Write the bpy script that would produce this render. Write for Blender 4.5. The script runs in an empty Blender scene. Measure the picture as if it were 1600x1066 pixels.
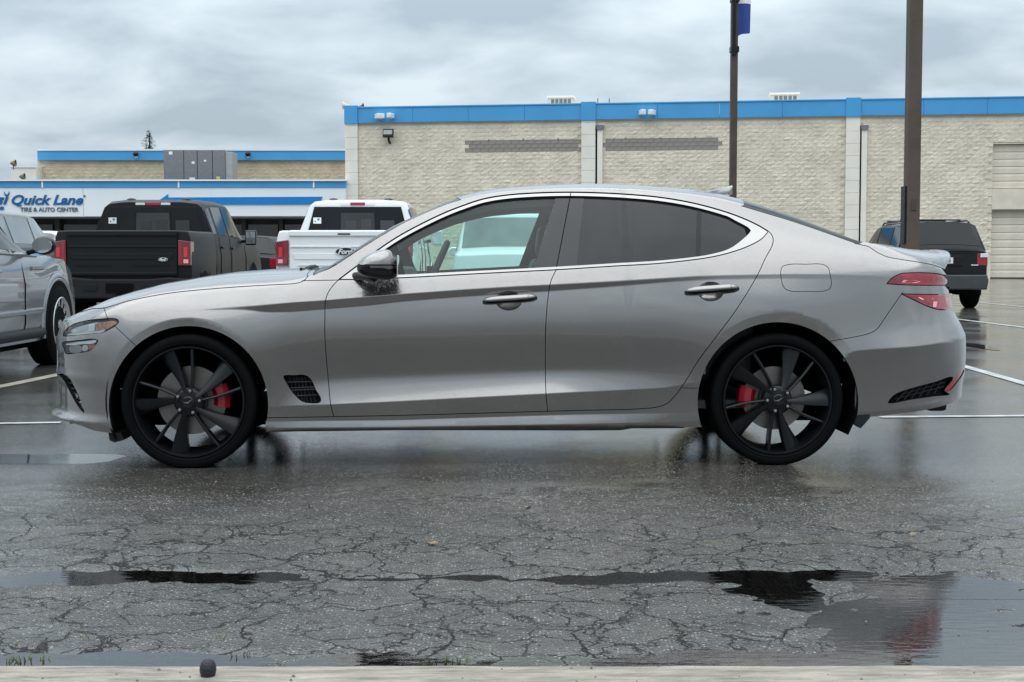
import bpy, bmesh, math, random
import numpy as np
from mathutils import Vector, Matrix
from mathutils.geometry import delaunay_2d_cdt
from mathutils.kdtree import KDTree

random.seed(7); RNG = np.random.default_rng(7)
SC = bpy.context.scene
COL = SC.collection

# ------------------------------------------------------------------ camera
cam_d = bpy.data.cameras.new('camera'); cam = bpy.data.objects.new('camera', cam_d); COL.objects.link(cam)
cam_d.sensor_fit = 'HORIZONTAL'; cam_d.sensor_width = 36.0; cam_d.lens = 2219.0/1600.0*36.0
cam_d.clip_start = 0.05; cam_d.clip_end = 3000
cam.location = (0, 0, 1.0); cam.rotation_euler = (math.radians(90-3.327), 0, 0)
SC.camera = cam

# ------------------------------------------------------------------ overcast sky
SUN_EL, SUN_AZ = math.radians(82), math.radians(205)      # azimuth measured clockwise from +Y
world = bpy.data.worlds.new('World'); SC.world = world; world.use_nodes = True
wn, wl = world.node_tree.nodes, world.node_tree.links
wn.clear()
def wnode(t, **kw):
    n = wn.new(t)
    for k, v in kw.items(): setattr(n, k, v)
    return n
w_out = wnode('ShaderNodeOutputWorld'); w_bg = wnode('ShaderNodeBackground')
w_sky = wnode('ShaderNodeTexSky'); w_sky.sky_type = 'NISHITA'; w_sky.sun_disc = False
w_sky.sun_elevation = SUN_EL; w_sky.sun_rotation = SUN_AZ
w_tc = wnode('ShaderNodeTexCoord'); w_sep = wnode('ShaderNodeSeparateXYZ')
wl.new(w_tc.outputs['Generated'], w_sep.inputs[0])
w_add = wnode('ShaderNodeMath', operation='ADD'); w_add.inputs[1].default_value = 0.22
w_abs = wnode('ShaderNodeMath', operation='ABSOLUTE')
wl.new(w_sep.outputs['Z'], w_abs.inputs[0]); wl.new(w_abs.outputs[0], w_add.inputs[0])
w_dx = wnode('ShaderNodeMath', operation='DIVIDE'); w_dy = wnode('ShaderNodeMath', operation='DIVIDE')
wl.new(w_sep.outputs['X'], w_dx.inputs[0]); wl.new(w_add.outputs[0], w_dx.inputs[1])
wl.new(w_sep.outputs['Y'], w_dy.inputs[0]); wl.new(w_add.outputs[0], w_dy.inputs[1])
w_cmb = wnode('ShaderNodeCombineXYZ')
wl.new(w_dx.outputs[0], w_cmb.inputs['X']); wl.new(w_dy.outputs[0], w_cmb.inputs['Y'])
w_n1 = wnode('ShaderNodeTexNoise'); w_n1.inputs['Scale'].default_value = 2.3; w_n1.inputs['Detail'].default_value = 7
w_n1.inputs['Roughness'].default_value = 0.5; w_n1.inputs['Distortion'].default_value = 0.25
wl.new(w_cmb.outputs[0], w_n1.inputs['Vector'])
w_ramp = wnode('ShaderNodeValToRGB'); cr = w_ramp.color_ramp
cr.elements[0].position = 0.38; cr.elements[0].color = (0.35, 0.425, 0.485, 1)
cr.elements[1].position = 0.64; cr.elements[1].color = (0.60, 0.685, 0.73, 1)
e = cr.elements.new(0.5); e.color = (0.46, 0.54, 0.60, 1)
wl.new(w_n1.outputs['Fac'], w_ramp.inputs['Fac'])
w_sc = wnode('ShaderNodeVectorMath', operation='SCALE'); w_sc.inputs['Scale'].default_value = 0.11
wl.new(w_sky.outputs[0], w_sc.inputs[0])
w_mix = wnode('ShaderNodeMixRGB'); w_mix.inputs['Fac'].default_value = 0.94
wl.new(w_sc.outputs[0], w_mix.inputs[1]); wl.new(w_ramp.outputs[0], w_mix.inputs[2])
# overcast luminance after the CIE standard: the zenith is three times as bright as the horizon
w_cie = wnode('ShaderNodeMath', operation='MULTIPLY_ADD'); w_cie.inputs[1].default_value = 2.0/1.2; w_cie.inputs[2].default_value = 1.0/1.2
wl.new(w_abs.outputs[0], w_cie.inputs[0])
w_cs = wnode('ShaderNodeVectorMath', operation='SCALE'); wl.new(w_mix.outputs[0], w_cs.inputs[0]); wl.new(w_cie.outputs[0], w_cs.inputs['Scale'])
wl.new(w_cs.outputs[0], w_bg.inputs['Color']); w_bg.inputs['Strength'].default_value = 0.88
wl.new(w_bg.outputs[0], w_out.inputs[0])

sun_d = bpy.data.lights.new('sun', 'SUN'); sun = bpy.data.objects.new('sun', sun_d); COL.objects.link(sun)
sun_d.energy = 1.5; sun_d.angle = math.radians(100); sun_d.color = (1.0, 0.97, 0.92)
_sd = Vector((math.sin(SUN_AZ)*math.cos(SUN_EL), math.cos(SUN_AZ)*math.cos(SUN_EL), math.sin(SUN_EL)))
sun.rotation_euler = _sd.to_track_quat('Z', 'Y').to_euler(); sun.location = _sd*50

vs = SC.view_settings
vs.view_transform = 'Standard'; vs.look = 'None'; vs.gamma = 1.0; vs.exposure = 0.54; vs.use_curve_mapping = False
SC.cycles.max_bounces = 6; SC.cycles.diffuse_bounces = 3; SC.cycles.glossy_bounces = 4; SC.cycles.transparent_max_bounces = 14
SC.cycles.use_denoising = True

# ------------------------------------------------------------------ helpers
def tag(o, label=None, cat=None, group=None, kind=None):
    if label: o['label'] = label
    if cat: o['category'] = cat
    if group: o['group'] = group
    if kind: o['kind'] = kind
    return o
def thing(name, label, cat, loc=(0, 0, 0), rz=0.0, group=None):
    o = bpy.data.objects.new(name, None); COL.objects.link(o)
    o.empty_display_size = .2; o.location = loc; o.rotation_euler = (0, 0, rz)
    return tag(o, label, cat, group)
def link(name, me, parent=None, mat=None):
    o = bpy.data.objects.new(name, me); COL.objects.link(o)
    if parent is not None: o.parent = parent
    if mat is not None and len(me.materials) == 0: me.materials.append(mat)
    return o
def copy_tree(o, parent=None):
    c = o.copy(); COL.objects.link(c); c.parent = parent
    for ch in list(o.children): copy_tree(ch, c)
    return c
def smooth_mesh(me, deg=None):
    me.polygons.foreach_set('use_smooth', np.ones(len(me.polygons), bool))
    if deg is not None:
        me.set_sharp_from_angle(angle=math.radians(deg))
    me.update()
def pydata(name, V, F, mat=None, parent=None, smooth=None):
    me = bpy.data.meshes.new(name); me.from_pydata([tuple(map(float, v)) for v in V], [], [tuple(map(int, f)) for f in F]); me.update()
    if smooth is not None: smooth_mesh(me, smooth)
    return link(name, me, parent, mat)

class MB:
    """collects shapes into one mesh"""
    def __init__(self): self.V = []; self.F = []; self.M = []; self.mi = 0
    def add(self, V, F):
        k = len(self.V); self.V += [tuple(map(float, v)) for v in V]
        self.F += [tuple(int(i)+k for i in f) for f in F]; self.M += [self.mi]*len(F); return self
    def box(self, c, s, rot=None):
        x, y, z = s[0]/2, s[1]/2, s[2]/2
        V = [Vector((a*x, b*y, d*z)) for a in (-1, 1) for b in (-1, 1) for d in (-1, 1)]
        if rot is not None: V = [rot @ v for v in V]
        V = [v+Vector(c) for v in V]
        return self.add(V, [(0, 1, 3, 2), (4, 6, 7, 5), (0, 4, 5, 1), (2, 3, 7, 6), (0, 2, 6, 4), (1, 5, 7, 3)])
    def bbox(self, x0, x1, y0, y1, z0, z1): return self.box(((x0+x1)/2, (y0+y1)/2, (z0+z1)/2), (x1-x0, y1-y0, z1-z0))
    def lathe(self, prof, axis='y', n=48, c=(0, 0, 0), close=False):
        """prof = [(radius, along axis)]"""
        V = []; F = []; m = len(prof)
        for i in range(n):
            a = 2*math.pi*i/n; ca, sa = math.cos(a), math.sin(a)
            for r, h in prof:
                p = {'y': (r*ca, h, r*sa), 'z': (r*ca, r*sa, h), 'x': (h, r*ca, r*sa)}[axis]
                V.append((p[0]+c[0], p[1]+c[1], p[2]+c[2]))
        for i in range(n):
            j = (i+1) % n
            for k in range(m-1 if not close else m):
                l = (k+1) % m
                F.append((i*m+k, j*m+k, j*m+l, i*m+l))
        return self.add(V, F)
    def tube(self, pts, r, n=8, cap=True):
        pts = [Vector(p) for p in pts]; V = []; F = []
        rs = r if isinstance(r, (list, tuple)) else [r]*len(pts)
        up = None
        for i, p in enumerate(pts):
            t = (pts[min(i+1, len(pts)-1)]-pts[max(i-1, 0)]).normalized()
            if up is None: up = t.orthogonal().normalized()
            up = (up-t*up.dot(t)).normalized(); sd = t.cross(up)
            for k in range(n):
                a = 2*math.pi*k/n; V.append(p+up*rs[i]*math.cos(a)+sd*rs[i]*math.sin(a))
        for i in range(len(pts)-1):
            for k in range(n):
                l = (k+1) % n; F.append((i*n+k, i*n+l, (i+1)*n+l, (i+1)*n+k))
        if cap: F.append(tuple(range(n))[::-1]); F.append(tuple((len(pts)-1)*n+k for k in range(n)))
        return self.add(V, F)
    def prism(self, poly, d0, d1, axis='y', bev=0.0):
        """extrude a 2-d outline; axis y: poly=(x,z); axis x: poly=(y,z); axis z: poly=(x,y)"""
        n = len(poly)
        def P(p, d): return {'y': (p[0], d, p[1]), 'x': (d, p[0], p[1]), 'z': (p[0], p[1], d)}[axis]
        V = [P(p, d0) for p in poly]+[P(p, d1) for p in poly]
        F = [tuple(range(n)), tuple(range(2*n-1, n-1, -1))]+[(i, i+n, (i+1) % n+n, (i+1) % n) for i in range(n)]
        return self.add(V, F)
    def grid(self, G):
        G = np.asarray(G); a, b = G.shape[:2]
        F = [(i*b+j, (i+1)*b+j, (i+1)*b+j+1, i*b+j+1) for i in range(a-1) for j in range(b-1)]
        return self.add(G.reshape(-1, 3), F)
    def ellipsoid(self, c, r, nu=16, nv=10):
        V = []; F = []
        for j in range(nv+1):
            t = math.pi*j/nv
            for i in range(nu):
                a = 2*math.pi*i/nu
                V.append((c[0]+r[0]*math.sin(t)*math.cos(a), c[1]+r[1]*math.sin(t)*math.sin(a), c[2]+r[2]*math.cos(t)))
        for j in range(nv):
            for i in range(nu):
                k = (i+1) % nu; F.append((j*nu+i, j*nu+k, (j+1)*nu+k, (j+1)*nu+i))
        return self.add(V, F)
    def build(self, name, mat, parent=None, smooth=None, bevel=0.0, seg=2, recalc=True):
        me = bpy.data.meshes.new(name); me.from_pydata(self.V, [], self.F); 
        mats = mat if isinstance(mat, (list, tuple)) else [mat]
        for m in mats: me.materials.append(m)
        if len(mats) > 1: me.polygons.foreach_set('material_index', self.M)
        if recalc or bevel > 0:
            bm = bmesh.new(); bm.from_mesh(me)
            bmesh.ops.remove_doubles(bm, verts=bm.verts, dist=1e-6)
            bmesh.ops.dissolve_degenerate(bm, dist=1e-7, edges=bm.edges)
            bmesh.ops.recalc_face_normals(bm, faces=bm.faces)
            if bevel > 0:
                ed = [e for e in bm.edges if len(e.link_faces) == 2 and e.calc_face_angle(0) > math.radians(35)]
                bmesh.ops.bevel(bm, geom=ed, offset=bevel, segments=seg, profile=.6, affect='EDGES', clamp_overlap=True)
            bm.to_mesh(me); bm.free()
        me.update()
        if smooth is not None: smooth_mesh(me, smooth)
        return link(name, me, parent)

def text_mesh(txt, size, shear=0.0, bold=0.0, extrude=0.004, squeeze=1.0):
    cu = bpy.data.curves.new('lettering', 'FONT'); cu.body = txt; cu.size = size; cu.shear = shear
    cu.align_x = 'LEFT'; cu.extrude = extrude; cu.offset = bold; cu.resolution_u = 3; cu.space_character = squeeze
    ob = bpy.data.objects.new('lettering', cu); COL.objects.link(ob)
    dg = bpy.context.evaluated_depsgraph_get(); me = bpy.data.meshes.new_from_object(ob.evaluated_get(dg))
    bpy.data.objects.remove(ob); bpy.data.curves.remove(cu)
    return me

# ------------------------------------------------------------------ materials
def nt(name):
    m = bpy.data.materials.new(name); m.use_nodes = True
    n, l = m.node_tree.nodes, m.node_tree.links
    return m, n, l, n['Principled BSDF']
def simple(name, col, rough=.5, metal=0.0, coat=0.0, var=.08, scale=6.0, bump=0.0, bscale=60., spec=.5, emit=0.0):
    """principled with slight procedural colour and roughness variation"""
    m, n, l, b = nt(name)
    tc = n.new('ShaderNodeTexCoord'); nz = n.new('ShaderNodeTexNoise')
    nz.inputs['Scale'].default_value = scale; nz.inputs['Detail'].default_value = 5
    l.new(tc.outputs['Object'], nz.inputs['Vector'])
    rp = n.new('ShaderNodeValToRGB')
    rp.color_ramp.elements[0].position = .3; rp.color_ramp.elements[1].position = .7
    rp.color_ramp.elements[0].color = tuple(c*(1-var) for c in col)+(1,)
    rp.color_ramp.elements[1].color = tuple(min(1, c*(1+var)) for c in col)+(1,)
    l.new(nz.outputs['Fac'], rp.inputs['Fac']); l.new(rp.outputs[0], b.inputs['Base Color'])
    b.inputs['Metallic'].default_value = metal
    mr = n.new('ShaderNodeMapRange'); mr.inputs['To Min'].default_value = max(0, rough*.85); mr.inputs['To Max'].default_value = min(1, rough*1.15)
    l.new(nz.outputs['Fac'], mr.inputs['Value']); l.new(mr.outputs[0], b.inputs['Roughness'])
    b.inputs['Coat Weight'].default_value = coat; b.inputs['Coat Roughness'].default_value = .04
    b.inputs['Specular IOR Level'].default_value = spec
    if emit > 0:
        l.new(rp.outputs[0], b.inputs['Emission Color']); b.inputs['Emission Strength'].default_value = emit
    if bump > 0:
        n2 = n.new('ShaderNodeTexNoise'); n2.inputs['Scale'].default_value = bscale; n2.inputs['Detail'].default_value = 4
        l.new(tc.outputs['Object'], n2.inputs['Vector'])
        bp = n.new('ShaderNodeBump'); bp.inputs['Strength'].default_value = bump; bp.inputs['Distance'].default_value = .01
        l.new(n2.outputs['Fac'], bp.inputs['Height']); l.new(bp.outputs[0], b.inputs['Normal'])
    return m
def car_paint(name, col, metal=.85, rough=.34, drops=1.0, coat=1.0, flake=.12, crough=.03):
    m, n, l, b = nt(name)
    tc = n.new('ShaderNodeTexCoord')
    fl = n.new('ShaderNodeTexNoise'); fl.inputs['Scale'].default_value = 900; fl.inputs['Detail'].default_value = 1
    l.new(tc.outputs['Object'], fl.inputs['Vector'])
    rp = n.new('ShaderNodeValToRGB'); rp.color_ramp.elements[0].position = .35; rp.color_ramp.elements[1].position = .65
    rp.color_ramp.elements[0].color = tuple(c*(1-flake) for c in col)+(1,)
    rp.color_ramp.elements[1].color = tuple(min(1, c*(1+flake)) for c in col)+(1,)
    l.new(fl.outputs['Fac'], rp.inputs['Fac']); l.new(rp.outputs[0], b.inputs['Base Color'])
    b.inputs['Metallic'].default_value = metal; b.inputs['Roughness'].default_value = rough
    b.inputs['Coat Weight'].default_value = coat; b.inputs['Coat Roughness'].default_value = crough
    if drops > 0:      # rain beads on faces that look up
        vo = n.new('ShaderNodeTexVoronoi'); vo.inputs['Scale'].default_value = 125; vo.inputs['Randomness'].default_value = 1
        l.new(tc.outputs['Object'], vo.inputs['Vector'])
        mr = n.new('ShaderNodeMapRange'); mr.inputs['From Min'].default_value = .0; mr.inputs['From Max'].default_value = .34
        mr.inputs['To Min'].default_value = 1; mr.inputs['To Max'].default_value = 0; mr.interpolation_type = 'SMOOTHSTEP'
        l.new(vo.outputs['Distance'], mr.inputs['Value'])
        nz = n.new('ShaderNodeTexNoise'); nz.inputs['Scale'].default_value = 14; nz.inputs['Detail'].default_value = 3
        l.new(tc.outputs['Object'], nz.inputs['Vector'])
        ms = n.new('ShaderNodeMapRange'); ms.inputs['From Min'].default_value = .3; ms.inputs['From Max'].default_value = .6
        l.new(nz.outputs['Fac'], ms.inputs['Value'])
        ge = n.new('ShaderNodeNewGeometry'); sx = n.new('ShaderNodeSeparateXYZ'); l.new(ge.outputs['Normal'], sx.inputs[0])
        up = n.new('ShaderNodeMapRange'); up.inputs['From Min'].default_value = .22; up.inputs['From Max'].default_value = .45
        l.new(sx.outputs['Z'], up.inputs['Value'])
        m1 = n.new('ShaderNodeMath'); m1.operation = 'MULTIPLY'; l.new(mr.outputs[0], m1.inputs[0]); l.new(ms.outputs[0], m1.inputs[1])
        m2 = n.new('ShaderNodeMath'); m2.operation = 'MULTIPLY'; l.new(m1.outputs[0], m2.inputs[0]); l.new(up.outputs[0], m2.inputs[1])
        bp = n.new('ShaderNodeBump'); bp.inputs['Strength'].default_value = .7*drops; bp.inputs['Distance'].default_value = .004
        l.new(m2.outputs[0], bp.inputs['Height']); l.new(bp.outputs[0], b.inputs['Coat Normal']); l.new(bp.outputs[0], b.inputs['Normal'])
    return m
def glass(name, tint, refl=1.0, rough=.0, ior=1.5, base=None):
    """thin pane: tinted transmission plus fresnel reflection"""
    m = bpy.data.materials.new(name); m.use_nodes = True; n, l = m.node_tree.nodes, m.node_tree.links; n.clear()
    out = n.new('ShaderNodeOutputMaterial'); mx = n.new('ShaderNodeMixShader'); fr = n.new('ShaderNodeFresnel'); fr.inputs['IOR'].default_value = ior
    tr_ = n.new('ShaderNodeBsdfTransparent'); gl = n.new('ShaderNodeBsdfGlossy'); gl.inputs['Roughness'].default_value = rough
    tc = n.new('ShaderNodeTexCoord'); nz = n.new('ShaderNodeTexNoise'); nz.inputs['Scale'].default_value = 3.0
    l.new(tc.outputs['Object'], nz.inputs['Vector'])
    rp = n.new('ShaderNodeValToRGB')
    rp.color_ramp.elements[0].color = tuple(c*.95 for c in tint)+(1,); rp.color_ramp.elements[1].color = tuple(min(1, c*1.04) for c in tint)+(1,)
    l.new(nz.outputs['Fac'], rp.inputs['Fac']); l.new(rp.outputs[0], tr_.inputs['Color'])
    mu = n.new('ShaderNodeMath'); mu.operation = 'MULTIPLY'; mu.inputs[1].default_value = refl; l.new(fr.outputs[0], mu.inputs[0])
    l.new(mu.outputs[0], mx.inputs[0])
    if base is not None:
        df = n.new('ShaderNodeBsdfDiffuse'); df.inputs['Color'].default_value = base+(1,)
        m2 = n.new('ShaderNodeMixShader'); m2.inputs[0].default_value = .35
        l.new(tr_.outputs[0], m2.inputs[1]); l.new(df.outputs[0], m2.inputs[2]); l.new(m2.outputs[0], mx.inputs[1])
    else: l.new(tr_.outputs[0], mx.inputs[1])
    l.new(gl.outputs[0], mx.inputs[2]); l.new(mx.outputs[0], out.inputs['Surface'])
    return m

M = {}
M['paint'] = car_paint('silver_grey_metallic', (.25, .236, .226), metal=.92, rough=.22, drops=.5)
M['paint_dry'] = car_paint('silver_grey_metallic_sheltered', (.25, .236, .226), metal=.92, rough=.27, drops=0)
M['black_gap'] = simple('gap_black', (.004, .004, .0045), .8, spec=.1)
M['black_gloss'] = simple('gloss_black', (.006, .007, .008), .08, spec=.4)
M['black_satin'] = simple('satin_black', (.010, .011, .012), .38, spec=.25)
M['black_plastic'] = simple('black_plastic', (.013, .014, .015), .55, bump=.1, bscale=300, spec=.25)
M['pillar_film'] = simple('pillar_film', (.008, .009, .011), .09, spec=.45)
M['chrome'] = simple('brushed_chrome', (.34, .33, .32), .24, metal=1.0, var=.03)
M['chrome_hard'] = simple('bright_chrome', (.8, .8, .8), .07, metal=1.0, var=.02)
M['rubber'] = simple('tyre_rubber', (.004, .0045, .005), .7, spec=.06, bump=.12, bscale=120, var=.2)
M['wheel_black'] = simple('satin_black_alloy', (.006, .007, .008), .27, spec=.25)
M['disc'] = simple('brake_disc', (.19, .18, .165), .42, metal=.9, var=.15, scale=20)
M['caliper'] = simple('red_caliper', (.30, .006, .018), .38, coat=.5)
M['glass_green'] = glass('green_tint_glass', (.70, .90, .85), ior=1.45)
M['glass_dark'] = glass('privacy_glass', (.03, .037, .042), ior=1.48, base=(.010, .012, .014))
M['glass_ws'] = glass('windshield_glass', (.62, .8, .78), ior=1.5)
M['interior'] = simple('interior_grey', (.13, .14, .145), .8, bump=.1)
M['headliner'] = simple('headliner', (.22, .22, .22), .9)
M['seat'] = simple('seat_leather', (.035, .036, .038), .55)
M['lens'] = glass('clear_lens', (.92, .95, .97), ior=1.5)
M['lamp_white'] = simple('lamp_reflector', (.62, .65, .68), .2, metal=.35)
M['lamp_amber'] = simple('amber_reflector', (.46, .22, .12), .3, coat=.3, var=.5, scale=60)
M['lamp_red'] = simple('red_lens', (.30, .010, .022), .1, coat=.8)
M['lamp_red_dark'] = simple('dark_red_lens', (.17, .008, .016), .12, coat=1.0)
M['lamp_red_light'] = simple('pale_red_strip', (.85, .36, .38), .2, coat=1.0)
M['white_plastic'] = simple('white_plastic', (.75, .76, .76), .4)
# ------------------------------------------------------------------ sedan body mathematics
FPX = 2219.0; HCAM = 1.0; PITCH = math.radians(3.327)
SP, CP = math.sin(PITCH), math.cos(PITCH)
CAR_YAW = math.radians(2.12)
CYW, SYW = math.cos(CAR_YAW), math.sin(CAR_YAW)
CAR_T = np.array([-1.576, 7.619, 0.0])

def project(P):
    """car-local points (...,3) -> pixel coordinates of the 1600 px photograph"""
    X = CYW*P[..., 0] - SYW*P[..., 1] + CAR_T[0]
    Y = SYW*P[..., 0] + CYW*P[..., 1] + CAR_T[1]
    Z = P[..., 2] - HCAM
    yc = Y*SP + Z*CP; zc = Y*CP - Z*SP
    return 800 + FPX*X/zc, 533 - FPX*yc/zc

def px2car(px, py, lat):
    """pixel ray cut with the car-local plane y = -lat -> (x, z)"""
    px = np.asarray(px, float); py = np.asarray(py, float)
    dx = (px-800)/FPX; dyc = -(py-533)/FPX
    DX = dx; DY = CP + dyc*SP; DZ = dyc*CP - SP
    ox, oy = -CAR_T[0], -CAR_T[1]
    lox = CYW*ox + SYW*oy; loy = -SYW*ox + CYW*oy
    ldx = CYW*DX + SYW*DY; ldy = -SYW*DX + CYW*DY
    t = (-lat - loy)/ldy
    return lox + ldx*t, HCAM + DZ*t

def gsmooth(a, sig):
    if sig <= 0: return a
    n = int(sig*3)+1
    k = np.exp(-0.5*(np.arange(-n, n+1)/sig)**2); k /= k.sum()
    p = np.concatenate([2*a[0]-a[n:0:-1], a, 2*a[-1]-a[-2:-n-2:-1]])
    return np.convolve(p, k, 'valid')

XN, XT = -0.845, 3.815          # nose and tail on the centreline
XD = np.linspace(XN-0.15, XT+0.15, 1200)
def tr(pts, lat, sig=6):
    a = np.array(pts, float)
    x, z = px2car(a[:, 0], a[:, 1], lat)
    return gsmooth(np.interp(XD, x, z), sig)

ROWS = [  # z of the section's key rows
 ('bot',  tr([(83,664),(100,668),(130,675),(175,677),(430,675.5),(620,672.5),(900,674),(975,673.5),(986,670),(1089,668),(1355,651),(1400,644),(1445,636),(1500,627)], .88, 2)),
 ('silo', tr([(90,661),(170,668),(294,668),(430,670),(620,668),(900,663.5),(1042,661),(1216,650),(1355,644),(1500,620)], .9)),
 ('sihi', tr([(90,657),(170,662),(294,660),(430,659),(620,657),(900,648.5),(1042,646),(1216,642),(1355,637),(1500,613)], .9)),
 ('dbot', tr([(90,652),(170,655),(294,654),(430,652.5),(620,649),(900,641),(1042,636),(1216,630),(1355,628),(1500,606)], .9)),
 ('low',  tr([(90,640),(170,640),(294,638),(430,636),(500,633),(620,627.5),(900,613),(1042,606.5),(1120,590),(1216,570),(1340,546.5),(1400,542),(1460,534),(1505,528.5)], .9)),
 ('bt',   tr([(90,600),(170,608),(294,610),(430,611),(515,608),(620,602),(900,591.5),(1000,590),(1045,588),(1120,573),(1216,553),(1340,528),(1460,512),(1505,508)], .9)),
 ('b2',   tr([(90,578),(170,584),(294,584),(515,583),(900,570),(1045,566),(1216,530),(1340,512),(1505,498)], .9)),
 ('m1',   tr([(90,560),(170,552),(294,540),(400,548),(515,551),(900,546),(1045,542),(1216,505),(1340,497),(1505,489)], .9)),
 ('m2',   tr([(90,545),(170,530),(294,515),(400,518),(515,520),(900,510),(1045,503),(1216,480),(1340,480),(1505,477)], .9)),
 ('up',   tr([(90,532),(170,512),(294,495),(400,497),(515,497),(900,474),(1045,466),(1216,457),(1340,461),(1505,466)], .9)),
 ('bl',   tr([(90,522),(170,498),(294,487),(355,483.5),(385,484),(415,488),(460,487),(520,482),(570,478),(630,471),(720,464),(855,455.5),(960,448),(1045,441),(1120,436.5),(1216,435),(1300,436),(1505,450)], .9, 4)),
 ('char', tr([(90,516),(170,492),(294,484),(347,481.5),(400,478),(460,473),(508,470),(573,464.5),(630,460),(720,453.5),(810,448),(870,445),(960,440),(1000,437.5),(1090,432),(1165,430),(1240,429),(1300,429.3),(1355,431),(1505,442)], .9, 4)),
 ('belt', tr([(95,507),(127,494),(172,485),(205,476),(250,467),(310,459),(377,454),(430,450),(475,444),(530,439),(622,435),(720,429.5),(870,421.5),(960,415),(1080,407),(1150,402),(1216,398),(1290,398),(1340,400),(1385,411),(1430,418),(1472,426),(1505,432)], .86)),
 ('rail', tr([(92,503),(127,488),(172,480),(205,470),(250,460),(310,453),(377,448),(430,445),(466,441),(490,433),(514,421.5),(564,390),(603,366),(631.5,349.5),(667.5,333),(700,320),(735,310),(770,303),(820,298.5),(870,296.5),(940,296.5),(1000,299),(1075,306),(1120,313),(1155,321),(1200,334),(1230,343),(1275,358),(1320,374.5),(1345,383),(1358,387),(1385,401),(1430,409),(1472,418.5),(1505,424)], .66, 5)),
]
STN = [100, 170, 294, 400, 450, 515, 860, 1045, 1110, 1216, 1345, 1400, 1480]
ANG = [  # (row, tilt keys below the row, tilt keys above it): degrees the surface faces up
 ('bot',  None, [-30,-30,-25,-45,-50,-50,-52,-50,-30,-25,-25,-25,-20]),
 ('silo', [-20,-20,-15,-34,-42,-45,-48,-35,-15,-10,-12,-12,-10], [0,0,0,2,9,14,18,3,-3,-3,-4,-5,-5]),
 ('sihi', [0,0,0,2,8,16,21,3,-3,-3,-4,-5,-5], [0,0,0,-3,-8,-14,-16,-5,-3,-3,-4,-5,-5]),
 ('dbot', None, [0,0,0,-3,-8,-14,-14,-6,-3,-3,-4,-5,-5]),
 ('low',  [0,0,0,-5,-13,-16,-18,-13,-5,-3,-7,-8,-8], [0,0,0,-5,4,20,26,5,-2,-1,12,18,18]),
 ('bt',   None, [0,0,0,-5,-1,12,17,0,-3,0,12,17,17]),
 ('b2',   None, [0,1,2,-4,-6,-9,-10,-7,-3,0,8,10,12]),
 ('m1',   None, [2,3,4,-2,-5,-7,-7,-5,-1,3,6,7,8]),
 ('m2',   None, [4,7,12,5,1,-1,-1,1,5,9,6,6,6]),
 ('up',   None, [9,13,22,15,9,6,9,11,15,16,8,7,7]),
 ('bl',   [14,18,26,18,12,10,13,14,17,18,9,8,8], [14,18,26,-12,-27,-25,-15,-7,0,7,9,8,8]),
 ('char', [15,20,27,-10,-27,-26,-17,-9,-2,5,8,8,8], [22,26,29,25,23,22,22,22,22,22,16,12,8]),
 ('belt', None, [42,44,44,42,38,32,30,28,28,30,34,38,42]),
 ('rail', None, [58,58,57,57,55,30,40,40,40,46,52,55,55]),
]
stx = px2car(np.array(STN, float), np.full(len(STN), 480.), .9)[0]
WK = np.array([(-0.9,.915),(-0.3,.918),(0,.924),(.4,.914),(.9,.906),(1.8,.906),(2.3,.913),(2.835,.927),(3.2,.918),(3.9,.905)])
def Wx(x): return np.interp(x, WK[:, 0], WK[:, 1])
WXD = gsmooth(Wx(XD), 25)

def plan_curve(n):
    """arc-length points of the near half outline seen from above: nose centre -> tail centre"""
    an, pn, at, pt = .66, 2.35, .52, 2.5
    th = np.linspace(0, 1, 4000)
    # nose
    tt = (np.pi/2)*th
    xn = XN + an*(1-np.cos(tt)**(2/pn)); ln = np.sin(tt)**(2/pn)
    xt = XT - at*(1-np.cos(tt)**(2/pt)); lt = np.sin(tt)**(2/pt)
    xm = np.linspace(XN+an, XT-at, 4000)[1:-1]
    x = np.concatenate([xn, xm, xt[::-1]]); l = np.concatenate([ln, np.ones_like(xm), lt[::-1]])
    l = l*np.interp(x, XD, WXD)
    s = np.concatenate([[0], np.cumsum(np.hypot(np.diff(x), np.diff(l)))])
    S = np.linspace(0, s[-1], n)
    return S, np.interp(S, s, x), np.interp(S, s, l)

SIL_TOP = np.array([(97,505),(107.5,496),(127,486),(145,478),(175,465),(220,452),(265,441),(308,434),(323,431),(370,424.5),(430,420),(467,418.5),(490,417.5),(512,416),(540,398),(570,378),(603,358.5),(630,344.5),(675,324.5),(720,307),(755,298),(792,293),(845,289.5),(905,287.2),(940,287.2),(1000,289.5),(1075,295.5),(1120,302),(1155,310.5),(1200,324),(1230,334),(1275,350.5),(1320,368),(1343,377.5),(1385,382.5),(1430,390.5),(1460,390),(1476,391),(1482,395)], float)
SIL_NOSE = np.array([(97,505),(92,514),(88.5,530),(88,545),(89,556),(88.5,576),(86.5,583),(90,590),(93,598),(93,614),(94,630),(93,643),(87,650),(83,655),(85,660),(92,666)], float)
SIL_TAIL = np.array([(1482,395),(1486,402),(1482.5,409),(1477.5,420),(1477.5,430),(1480,445),(1484,460),(1488,480),(1496,495),(1504,510),(1509,524),(1509.5,545),(1509,565),(1507,585),(1503,605),(1499,627)], float)
WF = np.array(px2car(294.2, 631.5, .90)); WR = np.array(px2car(1215.8, 624.5, .90))   # wheel centres (x, z)
ARCH = [(294.5, 634.0, 124.5, 137.5), (1215.5, 629.0, 125.5, 139.0)]

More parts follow.
